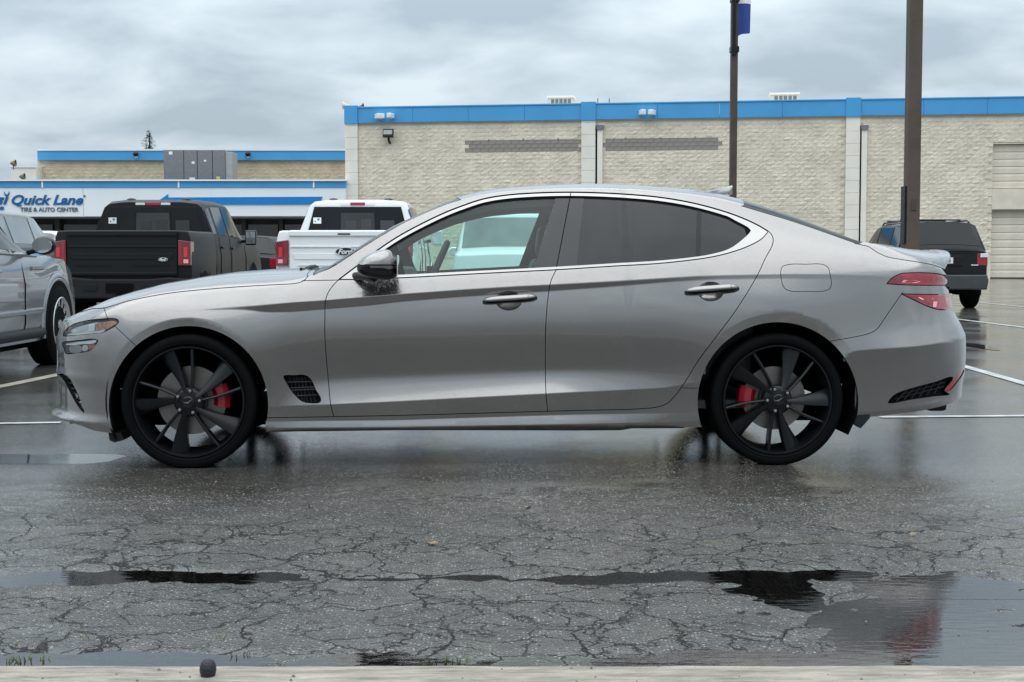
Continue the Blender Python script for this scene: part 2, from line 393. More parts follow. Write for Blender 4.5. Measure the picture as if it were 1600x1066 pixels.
class Body: pass
def build_grid(ns, nj1, nj2, zt, NZ, TZ, zgrid):
    S, X, L = plan_curve(ns)
    dX = np.gradient(X, S); dL = np.gradient(L, S)
    nrm = np.hypot(dX, dL); nx, nl = -dL/nrm, dX/nrm          # outward normal (x, lat)
    flip = nl < 0; 
    nx = np.where(flip & (np.abs(nl) > 1e-3), nx, nx)
    # tables at each station
    zrow = {}
    for name, z in ROWS: zrow[name] = np.interp(X, XD, z)
    order = [r[0] for r in ROWS]
    for a, b in zip(order[:-1], order[1:]):
        zrow[b] = np.maximum(zrow[b], zrow[a]+.006)
    kz, ka = [], []
    for name, lo, hi in ANG:
        f = lambda v: gsmooth(np.interp(X, stx, np.array(v, float)), ns*0.006)
        if lo is not None:
            kz.append(zrow[name]-.0025); ka.append(f(lo)); kz.append(zrow[name]+.0025); ka.append(f(hi))
        else:
            kz.append(zrow[name]); ka.append(f(hi))
    kz = np.array(kz); ka = np.array(ka)
    fr = np.linspace(0, 1, nj1)
    Z1 = zrow['bot'][:, None] + (zrow['rail']-zrow['bot'])[:, None]*fr[None, :]
    A = np.empty_like(Z1)
    for i in range(ns): A[i] = np.interp(Z1[i], kz[:, i], ka[:, i])
    tn = np.tan(np.radians(A)); dz = np.diff(Z1, axis=1)
    D = np.concatenate([np.zeros((ns, 1)), np.cumsum(.5*(tn[:, 1:]+tn[:, :-1])*dz, axis=1)], axis=1)
    Dc = np.array([np.interp(zrow['char'][i], Z1[i], D[i]) for i in range(ns)])
    Dm = np.where(Z1 > .33, D, 9).min(1)
    D = D - gsmooth(Dm, 12)[:, None]
    # wheel-arch flares: flat lip inside the outer arc
    Lb = D.copy()
    for (cx, cy, r0, r1) in ARCH:
        wx, wz = px2car(cx, cy, .91); R1 = px2car(cx+r1, cy, .91)[0]-wx
        ddx = X[:, None]-wx; ddz = Z1-wz
        r = np.hypot(ddx, ddz); ang = np.degrees(np.arctan2(ddz, np.abs(ddx)))
        inside = (r < R1) & (ang > -25)
        ii, jj = np.nonzero(inside)
        k = R1/np.maximum(r[ii, jj], .02)
        tx = wx+ddx[ii, 0]*k; tz = wz+ddz[ii, jj]*k
        fi = np.interp(tx, X, np.arange(ns)); i0 = np.clip(fi.astype(int), 0, ns-2); fi -= i0
        def at(i):
            fz = (tz-Z1[i, 0])/(Z1[i, -1]-Z1[i, 0])*(nj1-1)
            j0 = np.clip(fz.astype(int), 0, nj1-2); fz = fz-j0
            return Lb[i, j0]*(1-fz)+Lb[i, j0+1]*fz
        v = at(i0)*(1-fi)+at(i0+1)*fi
        w = np.clip((ang[ii, jj]+22)/45., 0, 1)
        v = v + .05*np.clip(R1-r[ii, jj], 0, .06)
        D[ii, jj] = D[ii, jj]*(1-w)+v*w
    x1 = X[:, None]-D*nx[:, None]; l1 = L[:, None]-D*nl[:, None]
    # keep nose/tail centre on the axis
    l1 = np.maximum(l1, 0) * np.clip(L/.02, 0, 1)[:, None]
    # top: bezier from the rail to the centreline
    E = np.stack([x1[:, -1], l1[:, -1], Z1[:, -1]], 1)
    zc = np.interp(E[:, 0], XD, zt)
    zc = np.maximum(zc, E[:, 2]+.002)
    ph = np.radians(A[:, -1])
    h0 = np.minimum((zc-E[:, 2])*.75/np.maximum(np.cos(ph), .25), .55*E[:, 1])
    h1 = .62*E[:, 1]
    t = np.linspace(0, 1, nj2+1)[1:][None, :]
    b0, b1, b2, b3 = (1-t)**3, 3*t*(1-t)**2, 3*t*t*(1-t), t**3
    l2 = b0*E[:, 1:2] + b1*(E[:, 1]-h0*np.sin(ph))[:, None] + b2*h1[:, None]
    z2 = b0*E[:, 2:3] + b1*(E[:, 2]+h0*np.cos(ph))[:, None] + (b2+b3)*zc[:, None]
    x2 = np.repeat(E[:, 0:1], nj2, axis=1)
    xx = np.concatenate([x1, x2], 1); ll = np.concatenate([l1, l2], 1); zz = np.concatenate([Z1, z2], 1)
    bn = np.clip((-.22-xx)/.55, 0, 1); bn = bn*bn*(3-2*bn)
    btl = np.clip((xx-3.10)/.55, 0, 1); btl = btl*btl*(3-2*btl)
    x0 = xx.copy()
    xx = xx + np.interp(zz, zgrid, NZ)*bn + np.interp(zz, zgrid, TZ)*btl
    P = np.stack([xx, -ll, zz], -1)
    B = Body(); B.P = P; B.x0 = x0; B.S = S; B.X = X; B.ns, B.nj1, B.nj2 = ns, nj1, nj2; B.zrow = zrow
    return B

def fit_body():
    xs, zs = px2car(SIL_TOP[:, 0], SIL_TOP[:, 1], .15)
    zt = gsmooth(np.interp(XD, xs, zs), 5)
    zg = np.linspace(.1, 1.2, 150)
    NZ = np.zeros_like(zg); TZ = np.zeros_like(zg)
    for it in range(12):
        B = build_grid(420, 130, 40, zt, NZ, TZ, zg)
        px, py = project(B.P)
        # top silhouette: lowest py of each px bin
        bins = np.arange(100, 1484, 4.)
        idx = np.clip(((px-100)/4).astype(int), -1, len(bins)); ok = (idx >= 0) & (idx < len(bins))
        cur = np.full(len(bins), 1e9); np.minimum.at(cur, idx[ok], py[ok])
        tgt = np.interp(bins+2, SIL_TOP[:, 0], SIL_TOP[:, 1])
        good = cur < 1e8
        fl_ = np.nonzero(ok.ravel())[0]; bi = idx.ravel()[fl_]
        hit = np.abs(py.ravel()[fl_]-cur[bi]) < 1e-9
        bx = np.zeros(len(bins)); bx[bi[hit]] = B.x0.ravel()[fl_[hit]]
        good &= (bins < 1474)
        o = np.argsort(bx[good])
        corr = np.interp(XD, bx[good][o], gsmooth(((cur-tgt)[good])[o], 2.5))/312.
        zt = zt + .6*np.clip(corr, -.03, .03)
        zp = px2car(np.full(len(zg), 90.), np.full(len(zg), 500.), .5)
        # nose and tail: extreme px of each py bin
        pb = np.arange(500, 668, 4.)
        idx = ((py-500)/4).astype(int); ok = (idx >= 0) & (idx < len(pb)) & (px < 400)
        cur = np.full(len(pb), 1e9); np.minimum.at(cur, idx[ok], px[ok])
        tg = np.interp(pb+2, SIL_NOSE[:, 1], SIL_NOSE[:, 0]); zz = px2car(np.full(len(pb), 88.), pb+2, .5)[1]
        g = cur < 1e8; o = np.argsort(zz[g])
        NZ = NZ + .8*np.interp(zg, zz[g][o], (tg-cur)[g][o])/300.
        pb = np.arange(400, 628, 4.)
        idx = ((py-400)/4).astype(int); ok = (idx >= 0) & (idx < len(pb)) & (px > 1300)
        cur = np.full(len(pb), -1e9); np.maximum.at(cur, idx[ok], px[ok])
        tg = np.interp(pb+2, SIL_TAIL[:, 1], SIL_TAIL[:, 0]); zz = px2car(np.full(len(pb), 1500.), pb+2, .5)[1]
        g = cur > -1e8; o = np.argsort(zz[g])
        TZ = TZ + .8*np.interp(zg, zz[g][o], (tg-cur)[g][o])/300.
        NZ = gsmooth(NZ, 1.6); TZ = gsmooth(TZ, 2.6)
    NZ = np.where(zg < .31, .064-.05*np.exp(-((zg-.218)/.022)**2), NZ)
    return zt, NZ, TZ, zg
# ------------------------------------------------------------------ the sedan
def resample(pts, step):
    p = np.asarray(pts, float); d = np.hypot(*np.diff(p, axis=0).T); s = np.concatenate([[0], np.cumsum(d)])
    n = max(2, int(s[-1]/step)+1); S = np.linspace(0, s[-1], n)
    return np.stack([np.interp(S, s, p[:, 0]), np.interp(S, s, p[:, 1])], 1)
def spline(pts, step=3.0, closed=False):
    """centripetal-ish Catmull-Rom through pixel points"""
    p = np.asarray(pts, float)
    if closed: q = np.concatenate([p[-1:], p, p[:2]])
    else: q = np.concatenate([2*p[:1]-p[1:2], p, 2*p[-1:]-p[-2:-1]])
    out = []
    for i in range(1, len(q)-2):
        p0, p1, p2, p3 = q[i-1:i+3]
        d = np.hypot(*(p2-p1)); n = max(2, int(d/step)+1)
        t = np.linspace(0, 1, n, endpoint=False)[:, None]
        k = .5
        d1 = np.hypot(*(p1-p0))+1e-6; d2 = d+1e-6; d3 = np.hypot(*(p3-p2))+1e-6
        m1 = ((p1-p0)/d1*d2+(p2-p1))*.5; m2 = ((p2-p1)+(p3-p2)/d3*d2)*.5
        h = 2*t**3-3*t**2+1; out.append(h*p1+(t**3-2*t**2+t)*m1+(-2*t**3+3*t**2)*p2+(t**3-t**2)*m2)
    out = np.concatenate(out+([] if closed else [p[-1:]]))
    return out
def offset(pts, d):
    """shift a pixel polyline to its left (image y down) by d"""
    p = np.asarray(pts, float); t = np.gradient(p, axis=0); t /= np.hypot(t[:, 0], t[:, 1])[:, None]+1e-9
    return p+d*np.stack([t[:, 1], -t[:, 0]], 1)

zt, NZ, TZ, zg = fit_body()
BD = build_grid(1500, 460, 150, zt, NZ, TZ, zg)
NS, NJ = BD.P.shape[:2]; NJ1 = BD.nj1
B1, B2 = .95, .72
A_MAX = BD.S[-1]; B_MAX = B1+B2
def ab2ij(a, b):
    i = np.asarray(a)/A_MAX*(NS-1); b = np.asarray(b)
    j = np.where(b < B1, b/B1*(NJ1-1), (NJ1-1)+(b-B1)/B2*BD.nj2)
    return i, j
def ij2ab(i, j):
    return np.asarray(i)/(NS-1)*A_MAX, np.where(j < NJ1-1, j/(NJ1-1)*B1, B1+(j-(NJ1-1))/BD.nj2*B2)
def bil(G, i, j):
    i = np.clip(i, 0, NS-1.0001); j = np.clip(j, 0, NJ-1.0001)
    i0 = i.astype(int); j0 = j.astype(int); fi = (i-i0); fj = (j-j0)
    if G.ndim == 3: fi = fi[:, None]; fj = fj[:, None]
    return (G[i0, j0]*(1-fi)*(1-fj)+G[i0+1, j0]*fi*(1-fj)+G[i0, j0+1]*(1-fi)*fj+G[i0+1, j0+1]*fi*fj)
Gi = np.gradient(BD.P, axis=0); Gj = np.gradient(BD.P, axis=1)
GN = np.cross(Gj, Gi); ln_ = np.linalg.norm(GN, axis=2, keepdims=True)
GN = GN/np.maximum(ln_, 1e-12)
GN[..., 1] = np.where(np.abs(GN[..., 1]) < 1e-9, -1e-9, GN[..., 1])
if GN[NS//2, NJ1//2, 1] > 0: GN = -GN
PXG, PYG = project(BD.P); PXY = np.stack([PXG, PYG], -1)
cam_loc = np.array([CYW*(-CAR_T[0])+SYW*(-CAR_T[1]), -SYW*(-CAR_T[0])+CYW*(-CAR_T[1]), HCAM])
view = cam_loc-BD.P; view /= np.linalg.norm(view, axis=2, keepdims=True)
FRONT = (GN*view).sum(2) > .03
_ii, _jj = np.nonzero(FRONT[::5, ::4]); _ii *= 5; _jj *= 4
kd = KDTree(len(_ii))
for k in range(len(_ii)): kd.insert((PXG[_ii[k], _jj[k]], PYG[_ii[k], _jj[k]], 0), k)
kd.balance()
def inv(px):
    """pixel points -> domain (a, b)"""
    px = np.asarray(px, float)
    k = np.array([kd.find((p[0], p[1], 0))[1] for p in px])
    i = _ii[k].astype(float); j = _jj[k].astype(float)
    for _ in range(8):
        e = px-bil(PXY, i, j)
        di = (bil(PXY, i+2, j)-bil(PXY, i-2, j))/4; dj = (bil(PXY, i, j+2)-bil(PXY, i, j-2))/4
        det = di[:, 0]*dj[:, 1]-di[:, 1]*dj[:, 0]; det = np.where(np.abs(det) < 1e-4, 1e-4*np.sign(det+1e-12), det)
        si = (e[:, 0]*dj[:, 1]-e[:, 1]*dj[:, 0])/det; sj = (di[:, 0]*e[:, 1]-di[:, 1]*e[:, 0])/det
        i = np.clip(i+np.clip(si, -12, 12), 0, NS-1); j = np.clip(j+np.clip(sj, -12, 12), 0, NJ-1)
    return np.stack(ij2ab(i, j), 1)
def dom(x, f):
    """car x and fraction over the top -> domain"""
    i = np.interp(x, BD.X[10:-10], np.arange(10, NS-10)); return (i/(NS-1)*A_MAX, B1+B2*f)

CV = []      # (domain points, separating?)
GAPS = []    # (pixel polyline, half width)
def sep(dpts): CV.append((np.asarray(dpts, float), True))
def cut(px, pre=None, post=None):
    d = inv(px)
    if pre: d = np.concatenate([np.array(pre), d])
    if post: d = np.concatenate([d, np.array(post)])
    sep(d)
def gap(px, hw=.62, step=3., crv=True):
    p = spline(px, step) if crv else resample(px, step)
    # run a little past both ends
    t0 = p[0]-p[1]; t0 /= np.hypot(*t0); t1 = p[-1]-p[-2]; t1 /= np.hypot(*t1)
    p = np.concatenate([[p[0]+t0*.3], p, [p[-1]+t1*.3]])
    cut(offset(p, hw)); cut(offset(p, -hw)); GAPS.append((p, hw))
def loop(px, step=2.5, hw=None):
    p = spline(px, step, True); p = np.concatenate([p, p[:1]])
    if hw: cut(offset(p, hw)); cut(offset(p, -hw)); GAPS.append((p, hw))
    else: cut(p)
    return p

# --- hood, cowl, windshield
hood_px = [(127,487.5),(145,482.5),(163,481.5),(172,479),(205,469.5),(250,460.5),(280,456.3),(325,452),(377.5,448),(430,445),(460,443.2),(470,441),(476,437.5),(482,431)]
hp = spline(hood_px, 3.)
hx = px2car(482., 431., .75)[0]
for o in (.6, -.6):
    q = inv(offset(hp, o)); sgn = .004 if o < 0 else -.004
    tail = [dom(hx-.005*0+sgn*0+f*.0+(0.002 if o < 0 else -.002), max(.02, (q[-1, 1]-B1)/B2+f)) for f in np.linspace(.03, 1-max(.0, (q[-1, 1]-B1)/B2), 24)]
    q = np.concatenate([[[0, q[0, 1]-.004]], q, np.clip(np.array(tail), 0, [A_MAX, B_MAX])])
    sep(q)
GAPS.append((hp, .6))
ws = spline([(489,431),(500,426),(514.5,420.5),(540,405),(564,389),(603,365),(631.5,348.7),(667.5,332),(700,319),(722,312.2)], 4.)
x_ws0 = px2car(492., 429., .75)[0]; x_ws1 = px2car(722., 312., .62)[0]
d = inv(ws)
base = [dom(x_ws0-.01*0+.0, f) for f in np.linspace(1, .08, 20)]
head = [dom(x_ws1-.035*np.sin(f*np.pi/2), f) for f in np.linspace(.06, 1, 20)]
sep(np.concatenate([np.array(base), d, np.array(head)]))
# rear window
bw = spline([(1158,322.5),(1200,335),(1230,344),(1275,359),(1320,375),(1341,382.3)], 4.)
x_b0 = px2car(1158., 322., .62)[0]; x_b1 = px2car(1341., 382., .66)[0]
d = inv(bw)
sep(np.concatenate([np.array([dom(x_b0+.03*np.sin(f*np.pi/2), f) for f in np.linspace(1, .05, 16)]), d, np.array([dom(x_b1+.02*np.sin(f*np.pi/2), f) for f in np.linspace(.05, 1, 16)])]))
# roof edge (a seam without a gap)
rf = inv(spline([(722,312.2),(735,308.5),(770,301.5),(820,296.8),(870,294.7),(940,294.7),(1000,297.3),(1075,304.5),(1120,311.5),(1158,322.5)], 4.))
sep(rf)
# --- fender, bumper, lamps
gap([(472,438.8),(500,438.2),(529,437.6),(532,437.3)], .6)
gap([(162,480),(162.8,483),(165,489),(169,500.5)], .5)
gap([(176,506.5),(178.5,509),(190,519.5),(199,528),(213,541),(217,545)], .5)
HEAD = loop([(99,524.5),(101,518),(107,512),(117,506.2),(137.5,501),(160,498.6),(178,498),(184,499.7),(185.3,503),(180,509),(171,514.5),(161.5,519),(145,521),(128,522.5),(110,524.5)], hw=.7)
LAMP = loop([(97.5,536),(110,533.5),(124,532),(150,530.8),(152.8,532.6),(148,540),(141,547.5),(132,550),(118,551.5),(103,552.3),(100.5,545)], hw=.7)
INTK = loop([(91,585),(99,584.3),(107.5,590),(116.5,605),(125.5,624.5),(131.5,645.5),(122.5,636),(110.5,615.5),(101,597),(96,590)])
VENT = loop([(443,587.8),(460,586.3),(477,586.3),(485,591.5),(494,609.5),(501.8,624),(500.5,628.5),(485,630.3),(472,627.5),(460,617),(449,601)])
# --- wheel openings
for (cx, cy, r0, r1) in ARCH:
    a = np.radians(np.linspace(-32, 212, 110))
    cut(np.stack([cx+r0*np.cos(a), cy-r0*np.sin(a)], 1))
    a = np.radians(np.linspace(-5, 185, 90))
    for dr in (-.8, .8): CV.append((inv(np.stack([cx+(r1+dr)*np.cos(a), cy-(r1+dr)*np.sin(a)], 1)), False))
# --- doors
DOOR_TOPL = [(530,436.5),(561,413),(585,394.5),(622.5,369.5),(667.5,345.5),(700,330.5),(720,322.8),(755,311.3),(792,305.2),(845,301.6),(890,300.8),(932.5,301.6),(985,304.4),(1030,308.6),(1075,316),(1117.5,326.5),(1155,339),(1185,352.6),(1200,361.5)]
DOOR_BOTL = [(1200,363),(1189.5,374),(1170,384.7),(1140,395.3),(1110,402.3),(1080,406.7),(1030,412),(960,416.2),(868,422),(795,425.6),(720,429.5),(622,434.8),(560,436.8),(532,437.2)]
gap([(529.5,436.8),(519,448),(511.5,460),(508.5,471),(507.7,496),(507.5,520),(510,560),(513.5,599),(516.7,632),(521.5,651)], .62)
gap([(869,421.5),(861,439),(856,467.5),(853,505),(852,549),(853.4,620),(855.8,642.5)], .62)
gap([(1197.5,359.8),(1201,361.8),(1204.8,365.5),(1208,373),(1207.3,381.5),(1196.5,402.5),(1183.5,430),(1150,484.5),(1120,525),(1093.5,560),(1065,605),(1056,617),(1042.5,630.5),(1027.5,636),(1005,638.5),(900,641.5),(760,645.5),(620,649.3),(521,651.2),(419,653),(410,653.2)], .62)
gap([(1062.5,606.3),(1098,606.8)], .45)
gap([(891.6,303.5),(869.6,417)], .7, crv=False)
# window frames: outer seal, chrome, inner seal
otop = spline(DOOR_TOPL, 3.); obot = spline(DOOR_BOTL, 3.)
O1 = np.concatenate([otop+[0, -1.4], obot+[0, .6]])
C1 = np.concatenate([offset(otop, -1.6), offset(obot, -.7)])
in_top = spline([(556,432)]+[tuple(p) for p in offset(spline(DOOR_TOPL[1:-1], 6.), -5.9) if p[0] < 1140]+[(1150,345.8),(1162.5,352.2),(1170,357),(1173.2,361)], 3.)
in_bot = spline([(1173.2,361),(1171,364.5),(1164,371.5),(1140,389),(1110,398),(1080,402.7),(1030,407.8),(960,412),(880,416.8),(795,421.4),(720,425.2),(622,430.1),(556,432)], 3.)
C2 = np.concatenate([in_top, in_bot[1:-1]])
g_top = offset(in_top, -3.0); g_top = g_top[6:-4]
G1 = np.concatenate([g_top, offset(in_bot, -.9)[4:-4]])
for c in (O1, C1, C2, G1): cut(np.concatenate([c, c[:1]]))
cut(resample([(869,417),(867.8,422.6)], 1.))                                   # chrome joint between the doors
for l_ in ([(868.8,307.5),(833.2,420)], [(912.8,306.5),(901,416.5)], [(1089.6,322),(1087.4,403.5)], [(1097.1,323.5),(1094.4,402.5)], [(617,374),(634,430.5)]):
    cut(resample(l_, 3.))
POCK = []
for (cx, cy) in ((795,470), (1110.5,455.5)):
    a = np.linspace(0, 2*np.pi, 14, endpoint=False)
    POCK.append(((cx, cy), loop(np.stack([cx+20.5*np.cos(a), cy-15.5*np.sin(a)], 1), 2.)))
# --- rear
FUEL = loop([(1220,425),(1222,417.5),(1230,414),(1260,413),(1286,413.6),(1294,418.5),(1297,430),(1299,444),(1296.5,451),(1288,454.8),(1260,455.6),(1236,455),(1226,450.5),(1221.5,440)], hw=.5)
tp = spline([(1336,380.8),(1347,383),(1357,385.5),(1370,394),(1385,401),(1405,405),(1430,409),(1457,414),(1471,418.6)], 3.)
for o in (.55, -.55):
    q = inv(offset(tp, o)); sep(np.concatenate([q, [[A_MAX, q[-1, 1]]]]))
GAPS.append((tp, .55))
gap([(1411,456.5),(1408,460.5),(1385,493.5),(1376,507),(1370,514.5),(1361,520),(1350,523.5),(1325,528.5),(1300,533),(1292,535)], .55)
def open_cut(px, end=True):
    p = spline(px, 2.5)
    for o in (.75, -.75):
        q = inv(offset(p, o)); sep(np.concatenate([q, [[A_MAX, q[-1, 1]]]]))
    GAPS.append((p, .75))
open_cut([(1385.5,443.5),(1394,434.5),(1407.5,427.9),(1422.5,426.5),(1445,426.5),(1462,427.5),(1473,429.5)])
open_cut([(1385.5,443.5),(1405,445),(1430,445.8),(1455,446),(1476,446)])
open_cut([(1408,459.3),(1430,459.8),(1455,460.2),(1479,460.8)])
open_cut([(1408,459.3),(1430,470),(1452.5,480),(1467,483.8),(1481,484)])
cut(spline([(1385.5,443),(1396,451.5),(1409,459.5)], 2.))
RV = loop([(1387.5,629.3),(1396,618),(1407.5,612),(1430,605),(1460,597),(1489,589.5),(1487,597),(1477,611),(1484,616),(1460,619.5),(1425,624.5)])
RF = loop([(1477,611.3),(1485,599.5),(1494,588),(1503,579),(1506.5,578.5),(1504,586),(1495,598.5),(1483,611)])
# creases that the triangles follow
st = np.arange(0, NS, 9)
for nm, offs in (('silo', (-.0035, .0035)), ('sihi', (-.0035, .0035)), ('dbot', (0,)), ('low', (-.0045, 0, .0045)), ('bt', (0,)), ('bl', (-.004, .004)), ('char', (-.0045, 0, .0045)), ('belt', (0,))):
    z = BD.zrow[nm]; fr = (z-BD.zrow['bot'])/(BD.zrow['rail']-BD.zrow['bot'])
    for o in offs:
        f = fr+o/(BD.zrow['rail']-BD.zrow['bot'])
        pts = np.stack([BD.S[st], np.clip(f[st], 0.002, 1)*B1], 1)
        keep = (BD.X[st] > -.55) & (BD.X[st] < 3.55)
        CV.append((pts[keep], False))
CV.append((np.stack([BD.S[::12], np.full(len(BD.S[::12]), B1)], 1), False))

# --- constrained triangulation of the whole flank
verts = []; edges = []; is_sep = []
def add_poly(pts, s):
    pts = np.clip(pts, 0, [A_MAX, B_MAX])
    k = [0]+[q for q in range(1, len(pts)) if np.hypot(*(pts[q]-pts[q-1])) > 2e-4]
    pts = pts[k]
    b = len(verts); verts.extend([tuple(p) for p in pts])
    for q in range(len(pts)-1): edges.append((b+q, b+q+1)); is_sep.append(s)
sa = np.arange(0, A_MAX, .03); sb = np.arange(0, B_MAX, .03)
add_poly(np.concatenate([[(a, 0) for a in sa], [(A_MAX, b) for b in sb], [(a, B_MAX) for a in sa[::-1]], [(0, b) for b in sb[::-1]]]), True)
for p, s in CV: add_poly(p, s)
# interior points, kept off the constraint lines
ga, gb = np.meshgrid(np.arange(.012, A_MAX, .021), np.arange(.012, B_MAX, .019)); ga[1::2] += .0105
GP = np.stack([ga.ravel(), gb.ravel()], 1); GP = GP[GP[:, 0] < A_MAX-.005]
ev = np.array(verts); ee = np.array(edges)
q = [np.array(verts)]
for a, b in edges:
    L_ = np.hypot(*(ev[b]-ev[a]))
    if L_ > .01:
        n = int(L_/.008)+1; t = np.linspace(0, 1, n+1)[1:-1, None]; q.append(ev[a]*(1-t)+ev[b]*t)
q = np.concatenate(q)
occ = set(map(tuple, np.floor(q/.0075).astype(int)))
cell = np.floor(GP/.0075).astype(int)
keep = [not any((c[0]+u, c[1]+v) in occ for u in (-1, 0, 1) for v in (-1, 0, 1)) for c in cell]
verts += [tuple(p) for p in GP[keep]]
ov, oe, of, _, oes, _ = delaunay_2d_cdt([Vector(v) for v in verts], edges, [], 0, 1e-5, True)
OV = np.array([tuple(v) for v in ov]); sepset = set()
for e_, src in zip(oe, oes):
    if any(is_sep[s] for s in src): sepset.add((min(e_), max(e_)))
vi, vj = ab2ij(OV[:, 0], OV[:, 1])
VP = bil(BD.P, vi, vj); VN = bil(GN, vi, vj); VN /= np.linalg.norm(VN, axis=1, keepdims=True)
VPX = np.stack(project(VP), 1)
TRI = [tuple(f) for f in of]
cen = np.array([VPX[list(f)].mean(0) for f in TRI])
vis = np.array([(VN[list(f)].mean(0)*(cam_loc-VP[list(f)].mean(0))).sum() for f in TRI]) > -.02
is_gap = np.zeros(len(TRI), bool)
for p, hw in GAPS:
    lo = p.min(0)-2; hi = p.max(0)+2
    c = np.nonzero(vis & (cen[:, 0] > lo[0]) & (cen[:, 0] < hi[0]) & (cen[:, 1] > lo[1]) & (cen[:, 1] < hi[1]))[0]
    if len(c) == 0: continue
    a = p[:-1]; b = p[1:]; ab = b-a; L2 = (ab**2).sum(1)+1e-9
    for blk in np.array_split(c, max(1, len(c)//400)):
        w = cen[blk][:, None, :]-a[None]; t = np.clip((w*ab[None]).sum(2)/L2[None], 0, 1)
        dd = np.hypot(*np.moveaxis(w-t[..., None]*ab[None], 2, 0)).min(1)
        is_gap[blk[dd < hw*.97]] = True
e2f = {}
for k, f in enumerate(TRI):
    for u, v in ((f[0], f[1]), (f[1], f[2]), (f[2], f[0])): e2f.setdefault((min(u, v), max(u, v)), []).append(k)
reg = np.full(len(TRI), -1); nreg = 0
for s0 in range(len(TRI)):
    if reg[s0] >= 0 or is_gap[s0]: continue
    stack = [s0]; reg[s0] = nreg
    while stack:
        k = stack.pop(); f = TRI[k]
        for u, v in ((f[0], f[1]), (f[1], f[2]), (f[2], f[0])):
            ed = (min(u, v), max(u, v))
            if ed in sepset: continue
            for m_ in e2f[ed]:
                if reg[m_] < 0 and not is_gap[m_]: reg[m_] = nreg; stack.append(m_)
    nreg += 1
rsize = np.bincount(reg[reg >= 0], minlength=nreg)

def seed_region(px, py):
    c = np.nonzero(vis & (reg >= 0))[0]
    d2 = ((cen[c]-[px, py])**2).sum(1); o = c[np.argsort(d2)[:60]]
    for k in o:                                 # the triangle that holds the point
        a, b, d = VPX[list(TRI[k])]
        v0, v1, v2 = b-a, d-a, np.array([px, py])-a; den = v0[0]*v1[1]-v1[0]*v0[1]
        if abs(den) < 1e-9: continue
        u = (v2[0]*v1[1]-v1[0]*v2[1])/den; w = (v0[0]*v2[1]-v2[0]*v0[1])/den
        if u > -.02 and w > -.02 and u+w < 1.02: return reg[k]
    return reg[o[0]]

sedan = thing('sedan_car', 'silver grey four-door sedan with black wheels and red brake calipers, side-on on cracked asphalt', 'car',
              tuple(CAR_T), CAR_YAW)
def region_mesh(name, rids, mats, off=0.0, flange=0.0, maxdepth=None):
    tri = [TRI[k] for k in range(len(TRI)) if reg[k] in rids]
    used = sorted({v for f in tri for v in f}); ix = {v: k for k, v in enumerate(used)}
    V = VP[used]+VN[used]*off; N = VN[used].copy()
    F = [tuple(ix[v] for v in f) for f in tri]; MI = [0]*len(F)
    # orientation: outward
    fa = np.array(F); nn = np.cross(V[fa[:, 1]]-V[fa[:, 0]], V[fa[:, 2]]-V[fa[:, 0]])
    flip = (nn*N[fa[:, 0]]).sum(1) < 0
    F = [f[::-1] if fl else f for f, fl in zip(F, flip)]
    V = [tuple(v) for v in V]; N = [tuple(n) for n in N]
    if flange > 0:
        cnt = {}
        for f in F:
            for u, v in ((f[0], f[1]), (f[1], f[2]), (f[2], f[0])): cnt[(u, v)] = 1
        rim = [e_ for e_ in cnt if (e_[1], e_[0]) not in cnt]
        low = {}
        for u, v in rim:
            if abs(V[u][1]) < 1e-3 and abs(V[v][1]) < 1e-3: continue      # centreline: the mirrored half goes on
            q = []
            for w in (u, v):
                if w not in low:
                    p = np.array(V[w]); n_ = np.array(N[w])
                    top = len(V); V.append(tuple(p)); N.append(tuple(n_)); V.append(tuple(p-n_*flange)); N.append(tuple(n_)); low[w] = (top, top+1)
                q.append(low[w])
            F.append((q[1][0], q[0][0], q[0][1], q[1][1])); MI.append(1)  # flange takes the black slot: shade of the panel gap put into colour
    me = bpy.data.meshes.new(name); me.from_pydata(V, [], F)
    for m in mats: me.materials.append(m)
    me.polygons.foreach_set('material_index', MI)
    me.polygons.foreach_set('use_smooth', np.ones(len(F), bool)); me.update()
    me.normals_split_custom_set_from_vertices(N)
    return me
def mirror_obj(o, parent=None):
    c = o.copy(); COL.objects.link(c); c.parent = parent or o.parent; c.scale = (1, -1, 1); return c
PT, BG = M['paint'], M['black_gap']
